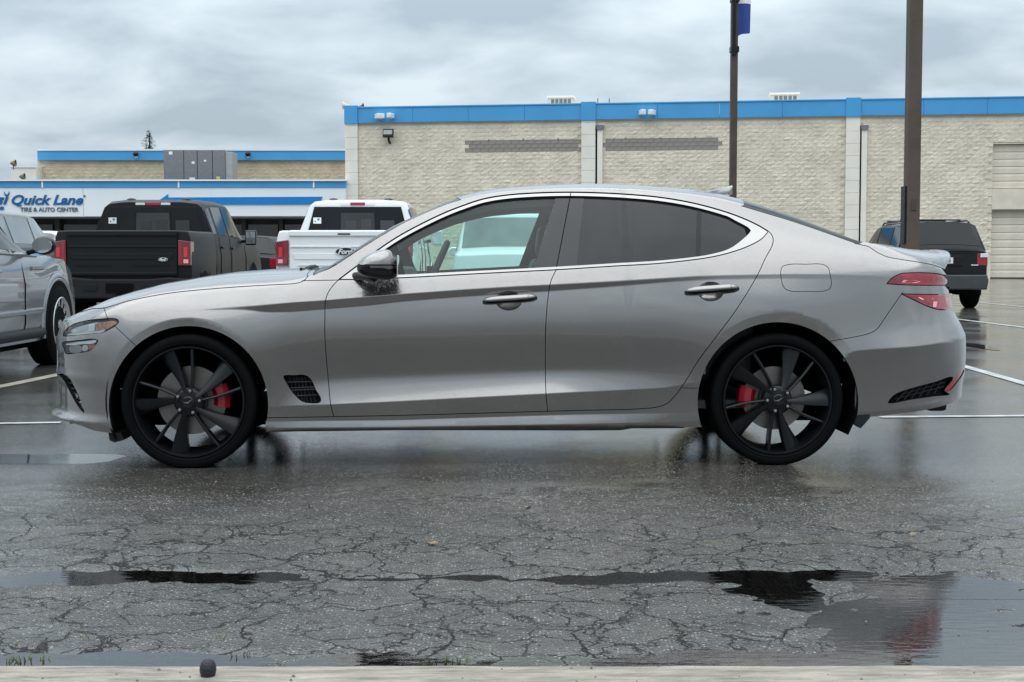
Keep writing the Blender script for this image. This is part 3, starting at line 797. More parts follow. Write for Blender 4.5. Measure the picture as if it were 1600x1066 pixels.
REGS = [  # name, seeds, material, offset, flange
 ('hood', [(350,438),(250,452)], PT, 0, .02), ('fender', [(460,560),(300,470)], PT, 0, .02), ('front_bumper', [(150,600),(140,490),(113,494)], PT, 0, .02),
 ('front_door', [(680,540)], PT, 0, .02), ('rear_door', [(960,540)], PT, 0, .02), ('rocker_panel', [(750,658),(1080,640)], PT, 0, .02),
 ('quarter_panel', [(1300,490),(1230,380),(600,372),(505,432)], PT, 0, .02), ('roof_panel', [(900,291)], PT, 0, .01),
 ('trunk_lid', [(1430,400),(1400,390)], PT, 0, .02), ('rear_bumper', [(1440,580),(1440,632)], PT, 0, .02), ('fuel_door', [(1260,435)], PT, 0, .01),
 ('windshield', [(603,361)], M['glass_ws'], -.002, 0), ('rear_window', [(1230,339)], M['glass_dark'], -.002, 0),
 ('outer_seal', [(700,330),(706,430)], BG, -.006, 0), ('chrome_trim', [(755,316),(700,336),(940,420),(720,427),(1180,365)], M['chrome'], .003, .012), ('inner_seal', [(755,319.5)], BG, -.004, 0),
 ('front_window', [(750,370)], M['glass_green'], -.006, 0), ('rear_door_window', [(1000,360)], M['glass_dark'], -.005, 0), ('quarter_window', [(1130,360)], M['glass_dark'], -.005, 0),
 ('pillar_trim', [(868,360)], M['pillar_film'], -.003, .008), ('pillar_trim', [(893,370)], M['pillar_film'], -.003, .008), ('window_divider', [(1092,360)], M['black_satin'], -.004, 0),
 ('mirror_sail', [(610,410)], M['black_satin'], -.003, 0),
 ('headlight', [(140,512)], M['lens'], .0, 0), ('daylight_lamp', [(125,542)], M['lens'], .0, 0), ('front_intake', [(118,615)], M['black_gap'], -.03, 0), ('fender_vent', [(475,610)], M['black_gap'], -.025, 0),
 ('tail_light', [(1440,437)], M['lamp_red'], .001, .006), ('tail_light', [(1460,474)], M['lamp_red'], .001, .006), ('tail_strip', [(1440,452)], PT, .0, .006),
 ('rear_vent', [(1440,610)], M['black_gap'], -.022, 0), ('reflector', [(1494,592)], M['lamp_red'], -.004, .006),
]
PART = {}; used_r = set(); REGION_LOG = []
for nm, seeds, mt, off, fl in REGS:
    rids = {seed_region(*s) for s in seeds} - used_r
    REGION_LOG.append((nm, [(int(r), int(rsize[r])) for r in rids]))
    if not rids: continue
    used_r |= rids
    me = region_mesh(nm, rids, [mt, BG], off, fl)
    o = link(nm, me, sedan); PART.setdefault(nm, []).append(o); mirror_obj(o)
rc = {r: cen[reg == r].mean(0) for r in range(nreg) if r not in used_r}
left = {r for r, c in rc.items() if 550 < c[0] < 1205 and 295 < c[1] < 436}
me = region_mesh('window_seal', left, [BG, BG], -.004, 0); o = link('window_seal', me, sedan); mirror_obj(o); used_r |= left
left = {r for r, c in rc.items() if 470 < c[0] < 520 and 400 < c[1] < 440 and r not in used_r}
me = region_mesh('cowl_panel', left, [M['black_plastic'], BG], -.012, 0); o = link('cowl_panel', me, sedan); mirror_obj(o); used_r |= left
REGION_LOG.append(('unused', [(int(r), int(rsize[r]), tuple(cen[reg == r].mean(0).round(0))) for r in range(nreg) if r not in used_r and rsize[r] > 8]))
print('REGIONS', REGION_LOG)
# ---- handle pockets (dished), handles
def surf(px, py, off=0.0):
    """point on the flank under a pixel, moved out along the surface normal"""
    q = inv(np.array([(px, py)])); i, j = ab2ij(q[:, 0], q[:, 1])
    return (bil(BD.P, i, j)+bil(GN, i, j)*off)[0]
for (c, lp), door in zip(POCK, ('front_door', 'rear_door')):
    r = seed_region(c[0], c[1]-3)
    tri = [TRI[k] for k in range(len(TRI)) if reg[k] == r]; used = sorted({v for f in tri for v in f}); ix = {v: k for k, v in enumerate(used)}
    rr = np.hypot((VPX[used][:, 0]-c[0])/20.5, (VPX[used][:, 1]-c[1])/15.5)
    V = VP[used]-VN[used]*(.02*np.clip(1-rr**2, 0, 1)**.8)[:, None]
    F = [tuple(ix[v] for v in f) for f in tri]
    fa = np.array(F); nn = np.cross(V[fa[:, 1]]-V[fa[:, 0]], V[fa[:, 2]]-V[fa[:, 0]]); fl = (nn*VN[used][fa[:, 0]]).sum(1) < 0
    F = [f[::-1] if q else f for f, q in zip(F, fl)]
    o = pydata('handle_recess', V, F, M['paint_dry'], sedan, 180); mirror_obj(o); used_r.add(r)
    dx, dy = c[0]-795, c[1]-470
    path = [(754,470,.006), (758,469.5,.022), (768,468.8,.03), (780,468,.032), (797,467,.033), (812,466,.033), (824,465,.031), (833,464.2,.024), (839.5,463.6,.008)]
    hh = [.001, .009, .0125, .013, .013, .013, .013, .010, .001]
    rings = []
    for (px, py, of), h in zip(path, hh):
        p = surf(px+dx, py+dy+(px-797)*.012*(dx > 0)*0, of)
        a = np.linspace(0, 2*np.pi, 14, endpoint=False)
        s_, c_ = np.sin(a), np.cos(a)
        rings.append(np.stack([np.full(14, p[0]), p[1]+(.013*c_+.007*s_)*min(1, h/.011), p[2]+h*s_], 1))
    R_ = np.array(rings); R_ = np.concatenate([R_, R_[:, :1]], 1)
    for lo, hi, nm in ((0, 7, 'door_handle'), (6, 9, 'handle_cap')):
        mb = MB(); g = R_[lo:hi].copy()
        if nm == 'handle_cap': g[0, :, 0] += .0035
        mb.grid(g); mb.add(g[0], [tuple(range(14))]); mb.add(g[-1], [tuple(range(14))])
        o = mb.build(nm, M['paint_dry'], sedan, 60); mirror_obj(o)
    mb = MB()                                                    # black sheet standing in for the shadow gap under the handle
    for s0, s1 in ((0, 4), (4, 8)): pass
    und = []
    for (px, py, of), h in zip(path, hh):
        p = surf(px+dx, py+dy+2.5, of*.45); und.append([(p[0], p[1], p[2]+.004), (p[0], p[1]-.006*min(1, h/.01), p[2]-.006-h*.5), (p[0], p[1]+.01, p[2]-.006-h*.6)])
    mb.grid(und); o = mb.build('handle_shade', M['black_satin'], sedan, 60); mirror_obj(o)

# ---- dark structure behind the gaps, wheel wells, floor
st_i = np.arange(0, NS, 14); jb = [int(j) for j in np.linspace(0, NJ1-1, 40)]
PI = BD.P[np.ix_(st_i, jb)]-GN[np.ix_(st_i, jb)]*.028
zbelt = BD.zrow['belt'][st_i]; V = PI.reshape(-1, 3); F = []
nb = len(jb)
wc = [(WF[0], WF[1]), (WR[0], WR[1])]
xa, xb = px2car(520., 437., .88)[0], px2car(1205., 372., .8)[0]
for a in range(len(st_i)-1):
    for b in range(nb-1):
        q = PI[a:a+2, b:b+2].reshape(-1, 3).mean(0)
        if any(math.hypot(q[0]-w[0], q[2]-w[1]) < .395 for w in wc): continue
        if xa-.15 < q[0] < xb+.1 and q[2] > zbelt[a]-.03: continue
        if q[0] < -.5 or q[0] > 3.62: continue
        F.append((a*nb+b, (a+1)*nb+b, (a+1)*nb+b+1, a*nb+b+1))
o = pydata('inner_structure', V, F, M['interior'], sedan, 180); mirror_obj(o)
# lining under roof, hood and trunk
jt = [int(j) for j in np.linspace(NJ1-1, NJ-1, 14)]
def lining(name, x0, x1, mat, d):
    ids = [i for i in range(0, NS, 12) if x0 < BD.X[i] < x1]
    G = BD.P[np.ix_(ids, jt)]-GN[np.ix_(ids, jt)]*d
    mb = MB(); mb.grid(G); o = mb.build(name, mat, sedan, 180); mirror_obj(o)
lining('headliner', x_ws1+.03, x_b0-.03, M['headliner'], .03)
lining('engine_bay_cover', -.6, x_ws0-.05, M['black_gap'], .04)
lining('trunk_lining', x_b1+.02, 3.5, M['black_gap'], .04)
for (wx, wz) in wc:
    mb = MB(); n = 30; G = []
    for lat in (.895, .82, .60):
        G.append([(wx+.392*math.cos(a), -lat, wz+.01+.392*math.sin(a)) for a in np.linspace(math.radians(-28), math.radians(208), n)])
    mb.grid(G)
    inner = [(wx+.392*math.cos(a), wz+.01+.392*math.sin(a)) for a in np.linspace(0.1, math.pi-.1, 20)]
    mb.prism(inner, -.60, -.58, 'y')
    o = mb.build('wheel_well', M['black_gap'], sedan, 60); mirror_obj(o)
mb = MB()
mb.bbox(-.62, -.34, -.66, .66, .19, .235); mb.bbox(-.34, .40, -.56, .56, .17, .235); mb.bbox(.40, 2.42, -.62, .62, .150, .215)
mb.bbox(2.42, 3.24, -.56, .56, .18, .235); mb.bbox(3.24, 3.45, -.5, .5, .26, .28)
mb.build('underbody', M['black_gap'], sedan)
# ---- little flaps by the wheels
for nm, poly, l0, l1 in (('mud_flap', [(1341,604),(1346,615),(1352,632),(1357,651),(1342,668.5),(1331,661),(1337,640)], .81, .885), ('wheel_flap', [(178,672),(180,684),(188,687),(203,683),(197,672)], .62, .85)):
    for s in (-1,):
        pl = [tuple(map(float, px2car(float(a), float(b), (l0+l1)/2))) for a, b in poly]
        mb = MB(); mb.prism(pl, s*l0, s*l1, 'y'); mb.build(nm, M['black_plastic'], sedan, None, .004)

# ---- wheels
def make_wheel(rot_deg, disc_r, cal_ang):
    """axis along y, outer face towards -y; rot_deg = direction of the first broad blade"""
    R, RR = .3225, .2625
    mb = MB()       # rim barrel with outer lip
    mb.lathe([(RR-.010, .004), (RR-.0085, -.010), (RR-.004, -.016), (RR+.002, -.016), (RR+.004, -.008), (RR+.002, .004), (RR-.008, .012), (RR-.012, .03), (RR-.022, .07), (RR-.026, .16), (RR-.012, .2), (RR, .205)], n=72)
    wheel = mb.build('wheel', M['wheel_black'], None, 40)
    mb = MB()       # tyre
    prof = [(RR-.002, .004), (RR+.004, -.006), (RR+.012, -.016), (RR+.028, -.021), (RR+.045, -.019), (R-.008, -.012), (R-.002, -.003), (R, .02), (R, .062), (R-.004, .064), (R-.004, .071), (R, .073), (R, .118), (R-.004, .12), (R-.004, .127), (R, .129), (R, .17), (R-.004, .185), (RR+.04, .2), (RR, .205)]
    mb.lathe(prof, n=96)
    mb.build('tyre', M['rubber'], wheel, 50)
    mb = MB()       # raised ring on the sidewall
    mb.lathe([(RR+.0165, -.0185), (RR+.018, -.0215), (RR+.0195, -.0195)], n=72); mb.build('tyre_ring', M['rubber'], wheel, 60)
    def pol(r, a): return (r*math.cos(a), r*math.sin(a))
    for k in range(5):
        a0 = math.radians(rot_deg+72*k)
        # broad twisted blade: widens to the rim, its trailing edge set back
        G = []
        for t in np.linspace(0, 1, 9):
            r = .045+(RR-.004-.045)*t
            half = math.radians(14-16*t+12.6*t*t)*1.0
            wdt = .008+.037*t**1.2
            ca = a0+math.radians(-9*(1-t)**1.3)
            row = []
            for u, dep in ((-1, .0), (-.93, -.006), (-.3, -.003), (.35, .010), (.95, .032), (1, .04)):
                ang = ca+u*wdt/max(r, .03)
                y = -.006+.018*(1-t)**2*-1+dep*(.15+.85*t)+.012*t
                x, z = pol(r, ang); row.append((x, y, z))
            for u in (1, -1):
                ang = ca+u*wdt/max(r, .03); x, z = pol(r, ang); row.append((x, .055, z))
            row.append(row[0]); G.append(row)
        mb = MB(); mb.grid(G); mb.build('spoke', M['wheel_black'], wheel, 35)
        # thin spoke, 28 degrees before the blade
        G = []
        for t in np.linspace(0, 1, 8):
            r = .052+(RR-.004-.052)*t
            ca = a0+math.radians(-28.4+20*(1-t)**1.6*-1+14*(1-t)**2)
            wd = .0062+.0025*t
            row = []
            for u, y in ((-1, .02), (-.8, -.004), (0, -.008), (.8, -.004), (1, .02), (1, .05), (-1, .05)):
                ang = ca+u*wd/max(r, .03); x, z = pol(r, ang); row.append((x, y-.012*(1-t)+.008*t, z))
            row.append(row[0]); G.append(row)
        mb = MB(); mb.grid(G); mb.build('spoke', M['wheel_black'], wheel, 35)
        al = a0+math.radians(-36); x, z = pol(.0545, al)
        mb = MB(); mb.lathe([(.0001, -.034), (.007, -.033), (.0105, -.028), (.0118, -.02), (.0118, .0)], n=12, c=(x, 0, z)); mb.build('lug_nut', M['chrome'], wheel, 40)
    mb = MB(); mb.lathe([(.0001, -.02), (.05, -.019), (.066, -.012), (.072, .0), (.072, .05)], n=40); mb.build('hub', M['wheel_black'], wheel, 40)
    mb = MB(); mb.lathe([(.0001, -.031), (.024, -.031), (.0275, -.028), (.0285, -.018)], n=32); cap = mb.build('centre_cap', M['black_gloss'], wheel, 40)
    mb = MB()       # winged mark on the cap
    for s in (-1, 1):
        mb.add([(s*.004, -.0322, .0015), (s*.004, -.0322, -.0035), (s*.019, -.0322, .0035), (s*.021, -.0322, .0062), (s*.012, -.0322, .005)], [(0, 1, 2, 3, 4)])
    mb.box((0, -.0322, -.001), (.006, .0008, .008)); em = mb.build('emblem', M['chrome'], cap)
    em.rotation_euler = (0, math.radians(-20), 0)
    mb = MB(); mb.lathe([(.06, .075), (disc_r, .075), (disc_r, .1), (.06, .1)], n=48, close=True)
    mb.lathe([(.0001, .06), (.075, .06), (.08, .075)], n=32); dsc = mb.build('brake_disc', M['disc'], wheel, 30)
    ca = math.radians(cal_ang); n = 10; r0, r1 = disc_r-.055, disc_r+.022
    G = []
    for a in np.linspace(ca-.33, ca+.33, n):
        G.append([(r0*math.cos(a), .062, r0*math.sin(a)), (r0*math.cos(a), .050, r0*math.sin(a)), ((r0*.7+r1*.3)*math.cos(a), .030, (r0*.7+r1*.3)*math.sin(a)), ((r0*.3+r1*.7)*math.cos(a), .030, (r0*.3+r1*.7)*math.sin(a)), (r1*math.cos(a), .052, r1*math.sin(a)), (r1*math.cos(a), .125, r1*math.sin(a))])
    mb = MB(); mb.grid(G); mb.add(G[0], [(0, 1, 2, 3, 4, 5)]); mb.add(G[-1], [(0, 1, 2, 3, 4, 5)]); mb.build('brake_caliper', M['caliper'], wheel, 30)
    return wheel
for (wx, wz), rot, dr, ca in ((WF, 187, .165, 8), (WR, 146, .155, 176)):
    w = make_wheel(rot, dr, ca); w.parent = sedan; w.location = (wx, -.90+.021, .3185)
    w2 = copy_tree(w, sedan); w2.location = (wx, .90-.021, .3185); w2.rotation_euler = (0, 0, math.pi)
for wx in (WF[0], WR[0]):
    mb = MB(); mb.tube([(wx, -.8, .32), (wx, .8, .32)], .035, 10); mb.build('axle', M['black_plastic'], sedan, 40)

# ---- door mirrors
def pillow(outline, l0, l1, pw=2.4, n=9, lean=0.0):
    """rounded solid: outline in (x, z) puffed between two lateral positions"""
    o = np.array(outline); c = o.mean(0); G = []
    for t in np.linspace(-1, 1, n):
        s = max(.02, (1-abs(t)**pw))**(1/pw); lat = (l0+l1)/2+t*(l1-l0)/2
        G.append([(c[0]+(p[0]-c[0])*s+lean*t, -lat, c[1]+(p[1]-c[1])*s) for p in list(o)+[o[0]]])
    return G
def car_poly(px, lat): return [tuple(map(float, px2car(float(a), float(b), lat))) for a, b in px]
MC = (592., 413.)                                   # centre of the mirror's widest line
cap_px = [(557,412.6),(561,408),(568,401),(577,395.5),(590,391.5),(603,390),(611,392.5),(617,400),(620,408),(620.5,412.6)]
low_px = [(620.5,413.4),(621.5,424),(620,432.5),(612,436.5),(598,437.2),(580,434.5),(565,430.5),(558,424),(557,413.4)]
def dome(px, l0, h, s, pw=.5):
    o = np.array([px2car(float(a), float(b), 1.04) for a, b in spline(px, 3.)]); c = np.array(px2car(MC[0], MC[1], 1.04)); G = []
    for r in (0., .2, .4, .55, .7, .8, .88, .94, .98, 1.):
        G.append([(c[0]+(p[0]-c[0])*r, -s*(l0+h*max(0, 1-r**2.2)**pw), c[1]+(p[1]-c[1])*r) for p in o])
    G.append([(c[0]+(p[0]-c[0])*.97, -s*(l0-.12), c[1]+(p[1]-c[1])*.97) for p in o])
    return G
for s in (1, -1):
    for nm, ol, l0, h, mt in (('mirror_cap', cap_px, 1.04, .085, PT), ('mirror_housing', low_px, 1.03, .092, M['black_gloss'])):
        mb = MB(); mb.grid(dome(ol, l0, h, s)); mb.build(nm, mt, sedan, 70)
    mb = MB(); G = []
    for px in np.linspace(568, 619, 9):
        row = []
        for py in (415.5, 418.0, 420.5 if px > 600 else 418.8):
            x_, z_ = px2car(px, py, 1.1); rr = math.hypot((px-MC[0])/31., (py-MC[1])/24.); row.append((x_, -s*(1.036+.09*max(0, 1-min(1, rr)**2.2)**.5), z_))
        G.append(row)
    mb.grid(G); mb.build('mirror_signal', M['chrome'], sedan, 70)
    mb = MB(); a0 = surf(556, 431, .0); a0[1] *= s
    x1_, z1_ = px2car(585., 432., 1.0)
    mb.tube([(a0[0]-.01, a0[1]+s*.03, a0[2]-.004), (a0[0]+.02, a0[1]-s*.04, a0[2]), (x1_, -s*1.0, z1_)], [.022, .02, .026], 10); mb.build('mirror_arm', M['black_satin'], sedan, 60)
    mb = MB()
    cx_, cz_ = px2car(605., 414., 1.0)
    mb.box((cx_+.052, -s*1.03, cz_), (.004, .15, .09)); mb.build('mirror_glass', M['chrome_hard'], sedan, None, .001)

# ---- lamps: reflectors behind the clear lenses
def behind(name, px, depth, mat, step=4., bev=.0):
    """part that lies a little under the flank surface inside a pixel outline"""
    p = np.array(px, float); c = p.mean(0); V = [surf(c[0], c[1], -depth)]
    q = inv(p); i, j = ab2ij(q[:, 0], q[:, 1]); V += list(bil(BD.P, i, j)-bil(GN, i, j)*depth)
    n = len(p); F = [(0, 1+k, 1+(k+1) % n) for k in range(n)]
    o = pydata(name, V, F, mat, sedan, 60); mirror_obj(o); return o
behind('lamp_bucket', HEAD[::2], .035, M['black_satin']); behind('lamp_bucket', LAMP[::2], .03, M['black_satin'])
behind('lamp_reflector', spline([(104,515.5),(117,508.5),(136,503.5),(150,502),(146,515),(128,517),(108,519)], 4., True), .02, M['lamp_white'])
behind('light_bar', spline([(101,523),(108,519.8),(130,517.6),(150,516),(163,514.5),(160,518),(145,520.2),(128,521.8)], 4., True), .010, M['white_plastic'])
behind('lamp_projector', [(135,506),(145,505),(145,517),(135,518)], .012, M['white_plastic'])
behind('turn_reflector', spline([(147,506),(160,502.5),(177,500.5),(181,503),(172,510),(161,514.5),(148,515.5)], 4., True), .014, M['lamp_amber'])
behind('light_bar', spline([(100,538),(112,535),(126,533.6),(149,532.3),(146,536),(126,537.8),(110,539.5)], 4., True), .008, M['white_plastic'])
behind('lamp_reflector', spline([(104,542),(122,540.5),(123,549.5),(106,550.5)], 4., True), .015, M['lamp_white'])
behind('lamp_reflector', spline([(126,540),(133,539.5),(133,548),(126,549)], 4., True), .012, M['white_plastic'])
behind('turn_reflector', spline([(135,539.5),(145,538.5),(140,546),(134,547.5)], 4., True), .014, M['lamp_amber'])
def raised(name, px, h, mat):
    o = behind(name, px, -h, mat); return o
for poly, mt in (([(1412,437.5),(1430,438.5),(1474,440.5),(1474.5,443),(1430,442.3),(1408,441.5)], 'lamp_red_light'), ([(1389,442),(1397,435.5),(1408,429.5),(1410,431),(1408,441),(1400,443.5)], 'lamp_red_dark'),
                 ([(1434,464.5),(1480,466.5),(1480.5,469),(1440,468.5)], 'lamp_red_light'), ([(1415,461.5),(1430,462.5),(1460,478),(1452,478.5),(1432,469)], 'lamp_red_dark'),
                 ([(1458,471.5),(1464,471.5),(1462,480.5),(1457,479.5)], 'lamp_red_light'), ([(1441,471),(1454,471),(1455,478)], 'lamp_red_dark')):
    raised('lamp_strip', poly, .0025, M[mt])
# grille bars of the intake, the fender vent and the rear vent
def slats(name, lines, mat, depth, r):
    for (a, b) in lines:
        mb = MB(); mb.tube([surf(a[0]+(b[0]-a[0])*t, a[1]+(b[1]-a[1])*t, -depth) for t in (0, .33, .66, 1)], r, 6)
        o = mb.build(name, mat, sedan, 60); mirror_obj(o)
slats('vent_blade', [((449,598),(487,597)), ((455,607),(491,605)), ((456,610.5),(493,608.5)), ((463,619),(498,617))], M['black_satin'], .008, .0035)
slats('vent_mesh', [((452+6*k,590),(462+6*k,628)) for k in range(6)]+[((470-5*k+8,590),(455-5*k+20,628)) for k in range(4)], M['black_plastic'], .018, .0022)
slats('intake_slat', [((101+3.7*k,592+7.5*k),(107+4*k,592+8.2*k)) for k in range(7)], M['black_satin'], .012, .003)
slats('rear_vent_slat', [((1402+12*k,628-2.4*k),(1420+11*k,608-3.4*k)) for k in range(6)], M['black_plastic'], .010, .0028)
slats('rear_vent_slat', [((1400,624),(1478,605)), ((1410,617),(1480,598))], M['black_plastic'], .012, .0022)
# ---- roof fin, wipers, exhaust, grille, plate
fin = [tuple(map(float, px2car(float(a), float(b), 0.05))) for a, b in ((1098,300.5),(1115,297),(1140,290.2),(1147,289.3),(1142,297),(1141.5,308),(1120,306))]
G = []
for t, s in ((-.032, .25), (-.028, .7), (0, 1), (.028, .7), (.032, .25)):
    c = np.array(fin[0]); G.append([(p[0], t*(.25+.75*min(1, max(0, (fin[3][1]-p[1])/.05))), c[1]-.02+(p[1]-c[1]+.02)*(1 if abs(t) < .01 else .86 if abs(t) < .03 else .2)) for p in fin])
mb = MB(); mb.grid(G); mb.build('roof_antenna', PT, sedan, 50)
mb = MB()
w0 = np.array([*px2car(478., 424., .45)]); 
for (pa, pb, lat) in (((470,420.5),(484,426),.52), ((476,425.5),(492,415.5),.5), ((482,426),(497,422),.48), ((478,420),(496,417),.3)):
    xA, zA = px2car(float(pa[0]), float(pa[1]), lat); xB, zB = px2car(float(pb[0]), float(pb[1]), lat-.15)
    mb.tube([(xA, -lat, zA), ((xA+xB)/2, -lat+.05, (zA+zB)/2+.008), (xB, -lat+.15, zB)], .008, 6)
mb.build('wiper', M['black_satin'], sedan, 60)
for s in (-1, 1):
    mb = MB(); x, z = px2car(1500., 607., .62)
    mb.lathe([(.028, -.12), (.046, -.03), (.05, 0), (.044, .004), (.036, -.05)], axis='x', n=24, c=(x-.035, s*.60, z)); mb.build('exhaust_tip', M['chrome_hard'], sedan, 40)
xr = BD.P[-1, :, 0]
mb = MB(); mb.bbox(3.62, 3.72, -.72, .72, .24, .36); mb.build('diffuser', M['black_plastic'], sedan, None, .02)
ip = [int(j) for j in np.linspace(int(NJ1*.22), int(NJ1*.80), 12)]; ii_ = [i for i in range(0, NS, 8) if BD.S[i] < .36]
G = BD.P[np.ix_(ii_, ip)]+GN[np.ix_(ii_, ip)]*.004
mb = MB(); mb.grid(G); mb.grid(G*np.array([1, -1, 1])); mb.build('grille', M['black_plastic'], sedan, 180)
# ---- cabin
ids = [i for i in range(0, NS, 14) if px2car(560., 420., .8)[0] < BD.X[i] < px2car(1190., 360., .7)[0]]
jr = NJ1-1
E0 = BD.P[ids, jr]; mb = MB()
G = []
for p in E0: G.append([(p[0]+.0, p[1]+.02, p[2]-.015), (p[0]+.01, p[1]+.035, p[2]-.075), (p[0]+.02, p[1]+.10, p[2]-.06), (p[0], p[1]+.14, p[2]-.02)])
mb.grid(G); o = mb.build('roof_side_trim', M['headliner'], sedan, 60); mirror_obj(o)
mb = MB(); mb.bbox(.55, 2.9, -.72, .72, .26, .30); mb.build('cabin_floor', M['interior'], sedan)
xdash = px2car(600., 420., .6)[0]
mb = MB(); mb.prism([(xdash-.35, .62), (xdash-.35, .93), (xdash-.1, .965), (xdash+.12, .95), (xdash+.16, .80), (xdash+.05, .62)], -.74, .74, 'y'); mb.build('dashboard', M['interior'], sedan, None, .03)
mb = MB(); sw = px2car(676., 413., .38); n = 28
cs = Matrix.Rotation(math.radians(24), 3, 'Y'); pts = []
for k in range(n+1):
    a = 2*math.pi*k/n; v = cs @ Vector((0, .185*math.cos(a), .185*math.sin(a))); pts.append((sw[0]+v.x, -.36+v.y, sw[1]-.06+v.z))
mb.tube(pts, .016, 8, cap=False); mb.tube([(sw[0], -.36, sw[1]-.06), (sw[0]-.25, -.36, sw[1]-.14)], .03, 8)
mb.box((sw[0]-.01, -.36, sw[1]-.06), (.04, .16, .1)); mb.build('steering_wheel', M['seat'], sedan, 50)
def seat(x, y):
    mb = MB()
    mb.prism([(x-.48, .38), (x-.45, .52), (x, .50), (x+.06, .36)], y-.25, y+.25, 'y')
    mb.prism([(x-.04, .42), (x+.16, 1.0), (x+.24, 1.0), (x+.30, .92), (x+.14, .38)], y-.24, y+.24, 'y')
    mb.prism([(x+.17, 1.02), (x+.19, 1.18), (x+.27, 1.19), (x+.27, 1.02)], y-.13, y+.13, 'y')
    mb.build('seat', M['seat'], sedan, None, .03)
seat(1.55, -.37); seat(1.55, .37)
mb = MB(); mb.prism([(2.0, .40), (2.05, .55), (2.5, .52), (2.68, 1.02), (2.78, 1.02), (2.75, .38)], -.64, .64, 'y')
mb.build('rear_seat', M['seat'], sedan, None, .03)
# ------------------------------------------------------------------ ground
def wpx(P):
    P = np.asarray(P, float); Z = P[..., 2]-HCAM; yc = P[..., 1]*SP+Z*CP; zc = P[..., 1]*CP-Z*SP
    return 800+FPX*P[..., 0]/zc, 533-FPX*yc/zc
def wray(px, py):
    dx = (px-800)/FPX; dy = -(py-533)/FPX; return np.array([dx, CP+dy*SP, dy*CP-SP])
def gpt(px, py, z=0.0):
    d = wray(px, py); t = (z-HCAM)/d[2]; return (d[0]*t, d[1]*t, z)
def at(px, py, Y):
    d = wray(px, py); t = Y/d[1]; return (d[0]*t, Y, HCAM+d[2]*t)

def vnoise(x, y, seed=0):
    """smooth value noise in -1..1"""
    xi = np.floor(x).astype(np.int64); yi = np.floor(y).astype(np.int64); fx = x-xi; fy = y-yi
    fx = fx*fx*(3-2*fx); fy = fy*fy*(3-2*fy)
    def h(a, b):
        n = (a*374761393+b*668265263+seed*982451653) & 0x7fffffff
        n = ((n ^ (n >> 13))*1274126177) & 0x7fffffff
        return ((n ^ (n >> 16)) & 0xffff)/32767.5-1
    return (h(xi, yi)*(1-fx)+h(xi+1, yi)*fx)*(1-fy)+(h(xi, yi+1)*(1-fx)+h(xi+1, yi+1)*fx)*fy
def fbm(x, y, o=4, seed=0): return sum(vnoise(x*2**k, y*2**k, seed+k)/2**k for k in range(o))/(2-2.0**(1-o))

def axis(lo, hi, fine, far0, far1, g=1.16):
    a = list(np.arange(lo, hi+1e-6, fine)); s = fine
    while a[-1] < far1: s *= g; a.append(min(far1, a[-1]+s))
    s = fine; b = [lo]
    while b[-1] > far0: s *= g; b.append(max(far0, b[-1]-s))
    return np.array(b[:0:-1]+a)
gx = axis(-2.6, 2.6, .02, -700, 700); gy = axis(3.02, 5.9, .018, -300, 1500)
GX, GY = np.meshgrid(gx, gy, indexing='ij')
# shallow basins, each given by its centre and radii on the ground
def basin(px0, px1, py0, py1):
    a, b = gpt(px0, (py0+py1)/2), gpt(px1, (py0+py1)/2); y0, y1 = gpt(800, py1)[1], gpt(800, py0)[1]
    return ((a[0]+b[0])/2, (y0+y1)/2, abs(b[0]-a[0])/2, (y1-y0)/2)
BAS = [basin(-60, 240, 892, 917), basin(90, 510, 892, 909), basin(470, 700, 900, 907), basin(680, 850, 898, 906), basin(830, 1110, 894, 911), basin(1060, 1290, 892, 916), basin(1240, 1390, 889, 914),
       basin(1345, 1760, 886, 1075), basin(1290, 1480, 940, 1075), basin(-100, 440, 1015, 1060), basin(450, 780, 1020, 1056), basin(880, 1450, 1012, 1062), basin(1150, 1300, 900, 950)]
Hh = .0022*fbm(GX*1.3, GY*1.3, 3, 5)+.0072*fbm(GX*7, GY*12, 4, 11)
near = np.clip((7.0-np.abs(GY-4.5)*1.8)/3, 0, 1)*np.clip((3.6-np.abs(GX))/.8, 0, 1)
wx_ = GX+.09*fbm(GX*4, GY*4, 3, 21)+.05*fbm(GX*16, GY*16, 2, 25); wy_ = GY+.05*fbm(GX*5, GY*5, 3, 31)+.035*fbm(GX*18, GY*18, 2, 37)
dip = np.zeros_like(GX)
for cx, cy, rx, ry in BAS:
    r = np.sqrt(((wx_-cx)/rx)**2+((wy_-cy)/ry)**2); dip = np.maximum(dip, np.clip(1.25-r, 0, 1))
H = (Hh+.003-.017*np.clip(dip, 0, .6))*near
b4 = basin(-120, 240, 711, 722)
r = np.sqrt(((GX+.05*fbm(GX*4, GY*4, 3, 41)-b4[0])/b4[2])**2+((GY+.04*fbm(GX*3, GY*3, 3, 43)-b4[1])/b4[3])**2)
H2 = -.012*np.clip(1.3-r, 0, .6)
H = np.where(GY > 6.3, np.minimum(H, H2), H)
V = np.stack([GX, GY, H], -1).reshape(-1, 3); nx_, ny_ = GX.shape
I = np.arange(nx_*ny_).reshape(nx_, ny_)
F = np.stack([I[:-1, :-1], I[1:, :-1], I[1:, 1:], I[:-1, 1:]], -1).reshape(-1, 4)
me = bpy.data.meshes.new('asphalt_ground'); me.vertices.add(len(V)); me.vertices.foreach_set('co', V.ravel())
me.loops.add(F.size); me.loops.foreach_set('vertex_index', F.ravel().astype(np.int32)); me.polygons.add(len(F))
me.polygons.foreach_set('loop_start', np.arange(0, F.size, 4, dtype=np.int32))
me.polygons.foreach_set('use_smooth', np.ones(len(F), bool)); me.update(calc_edges=True)

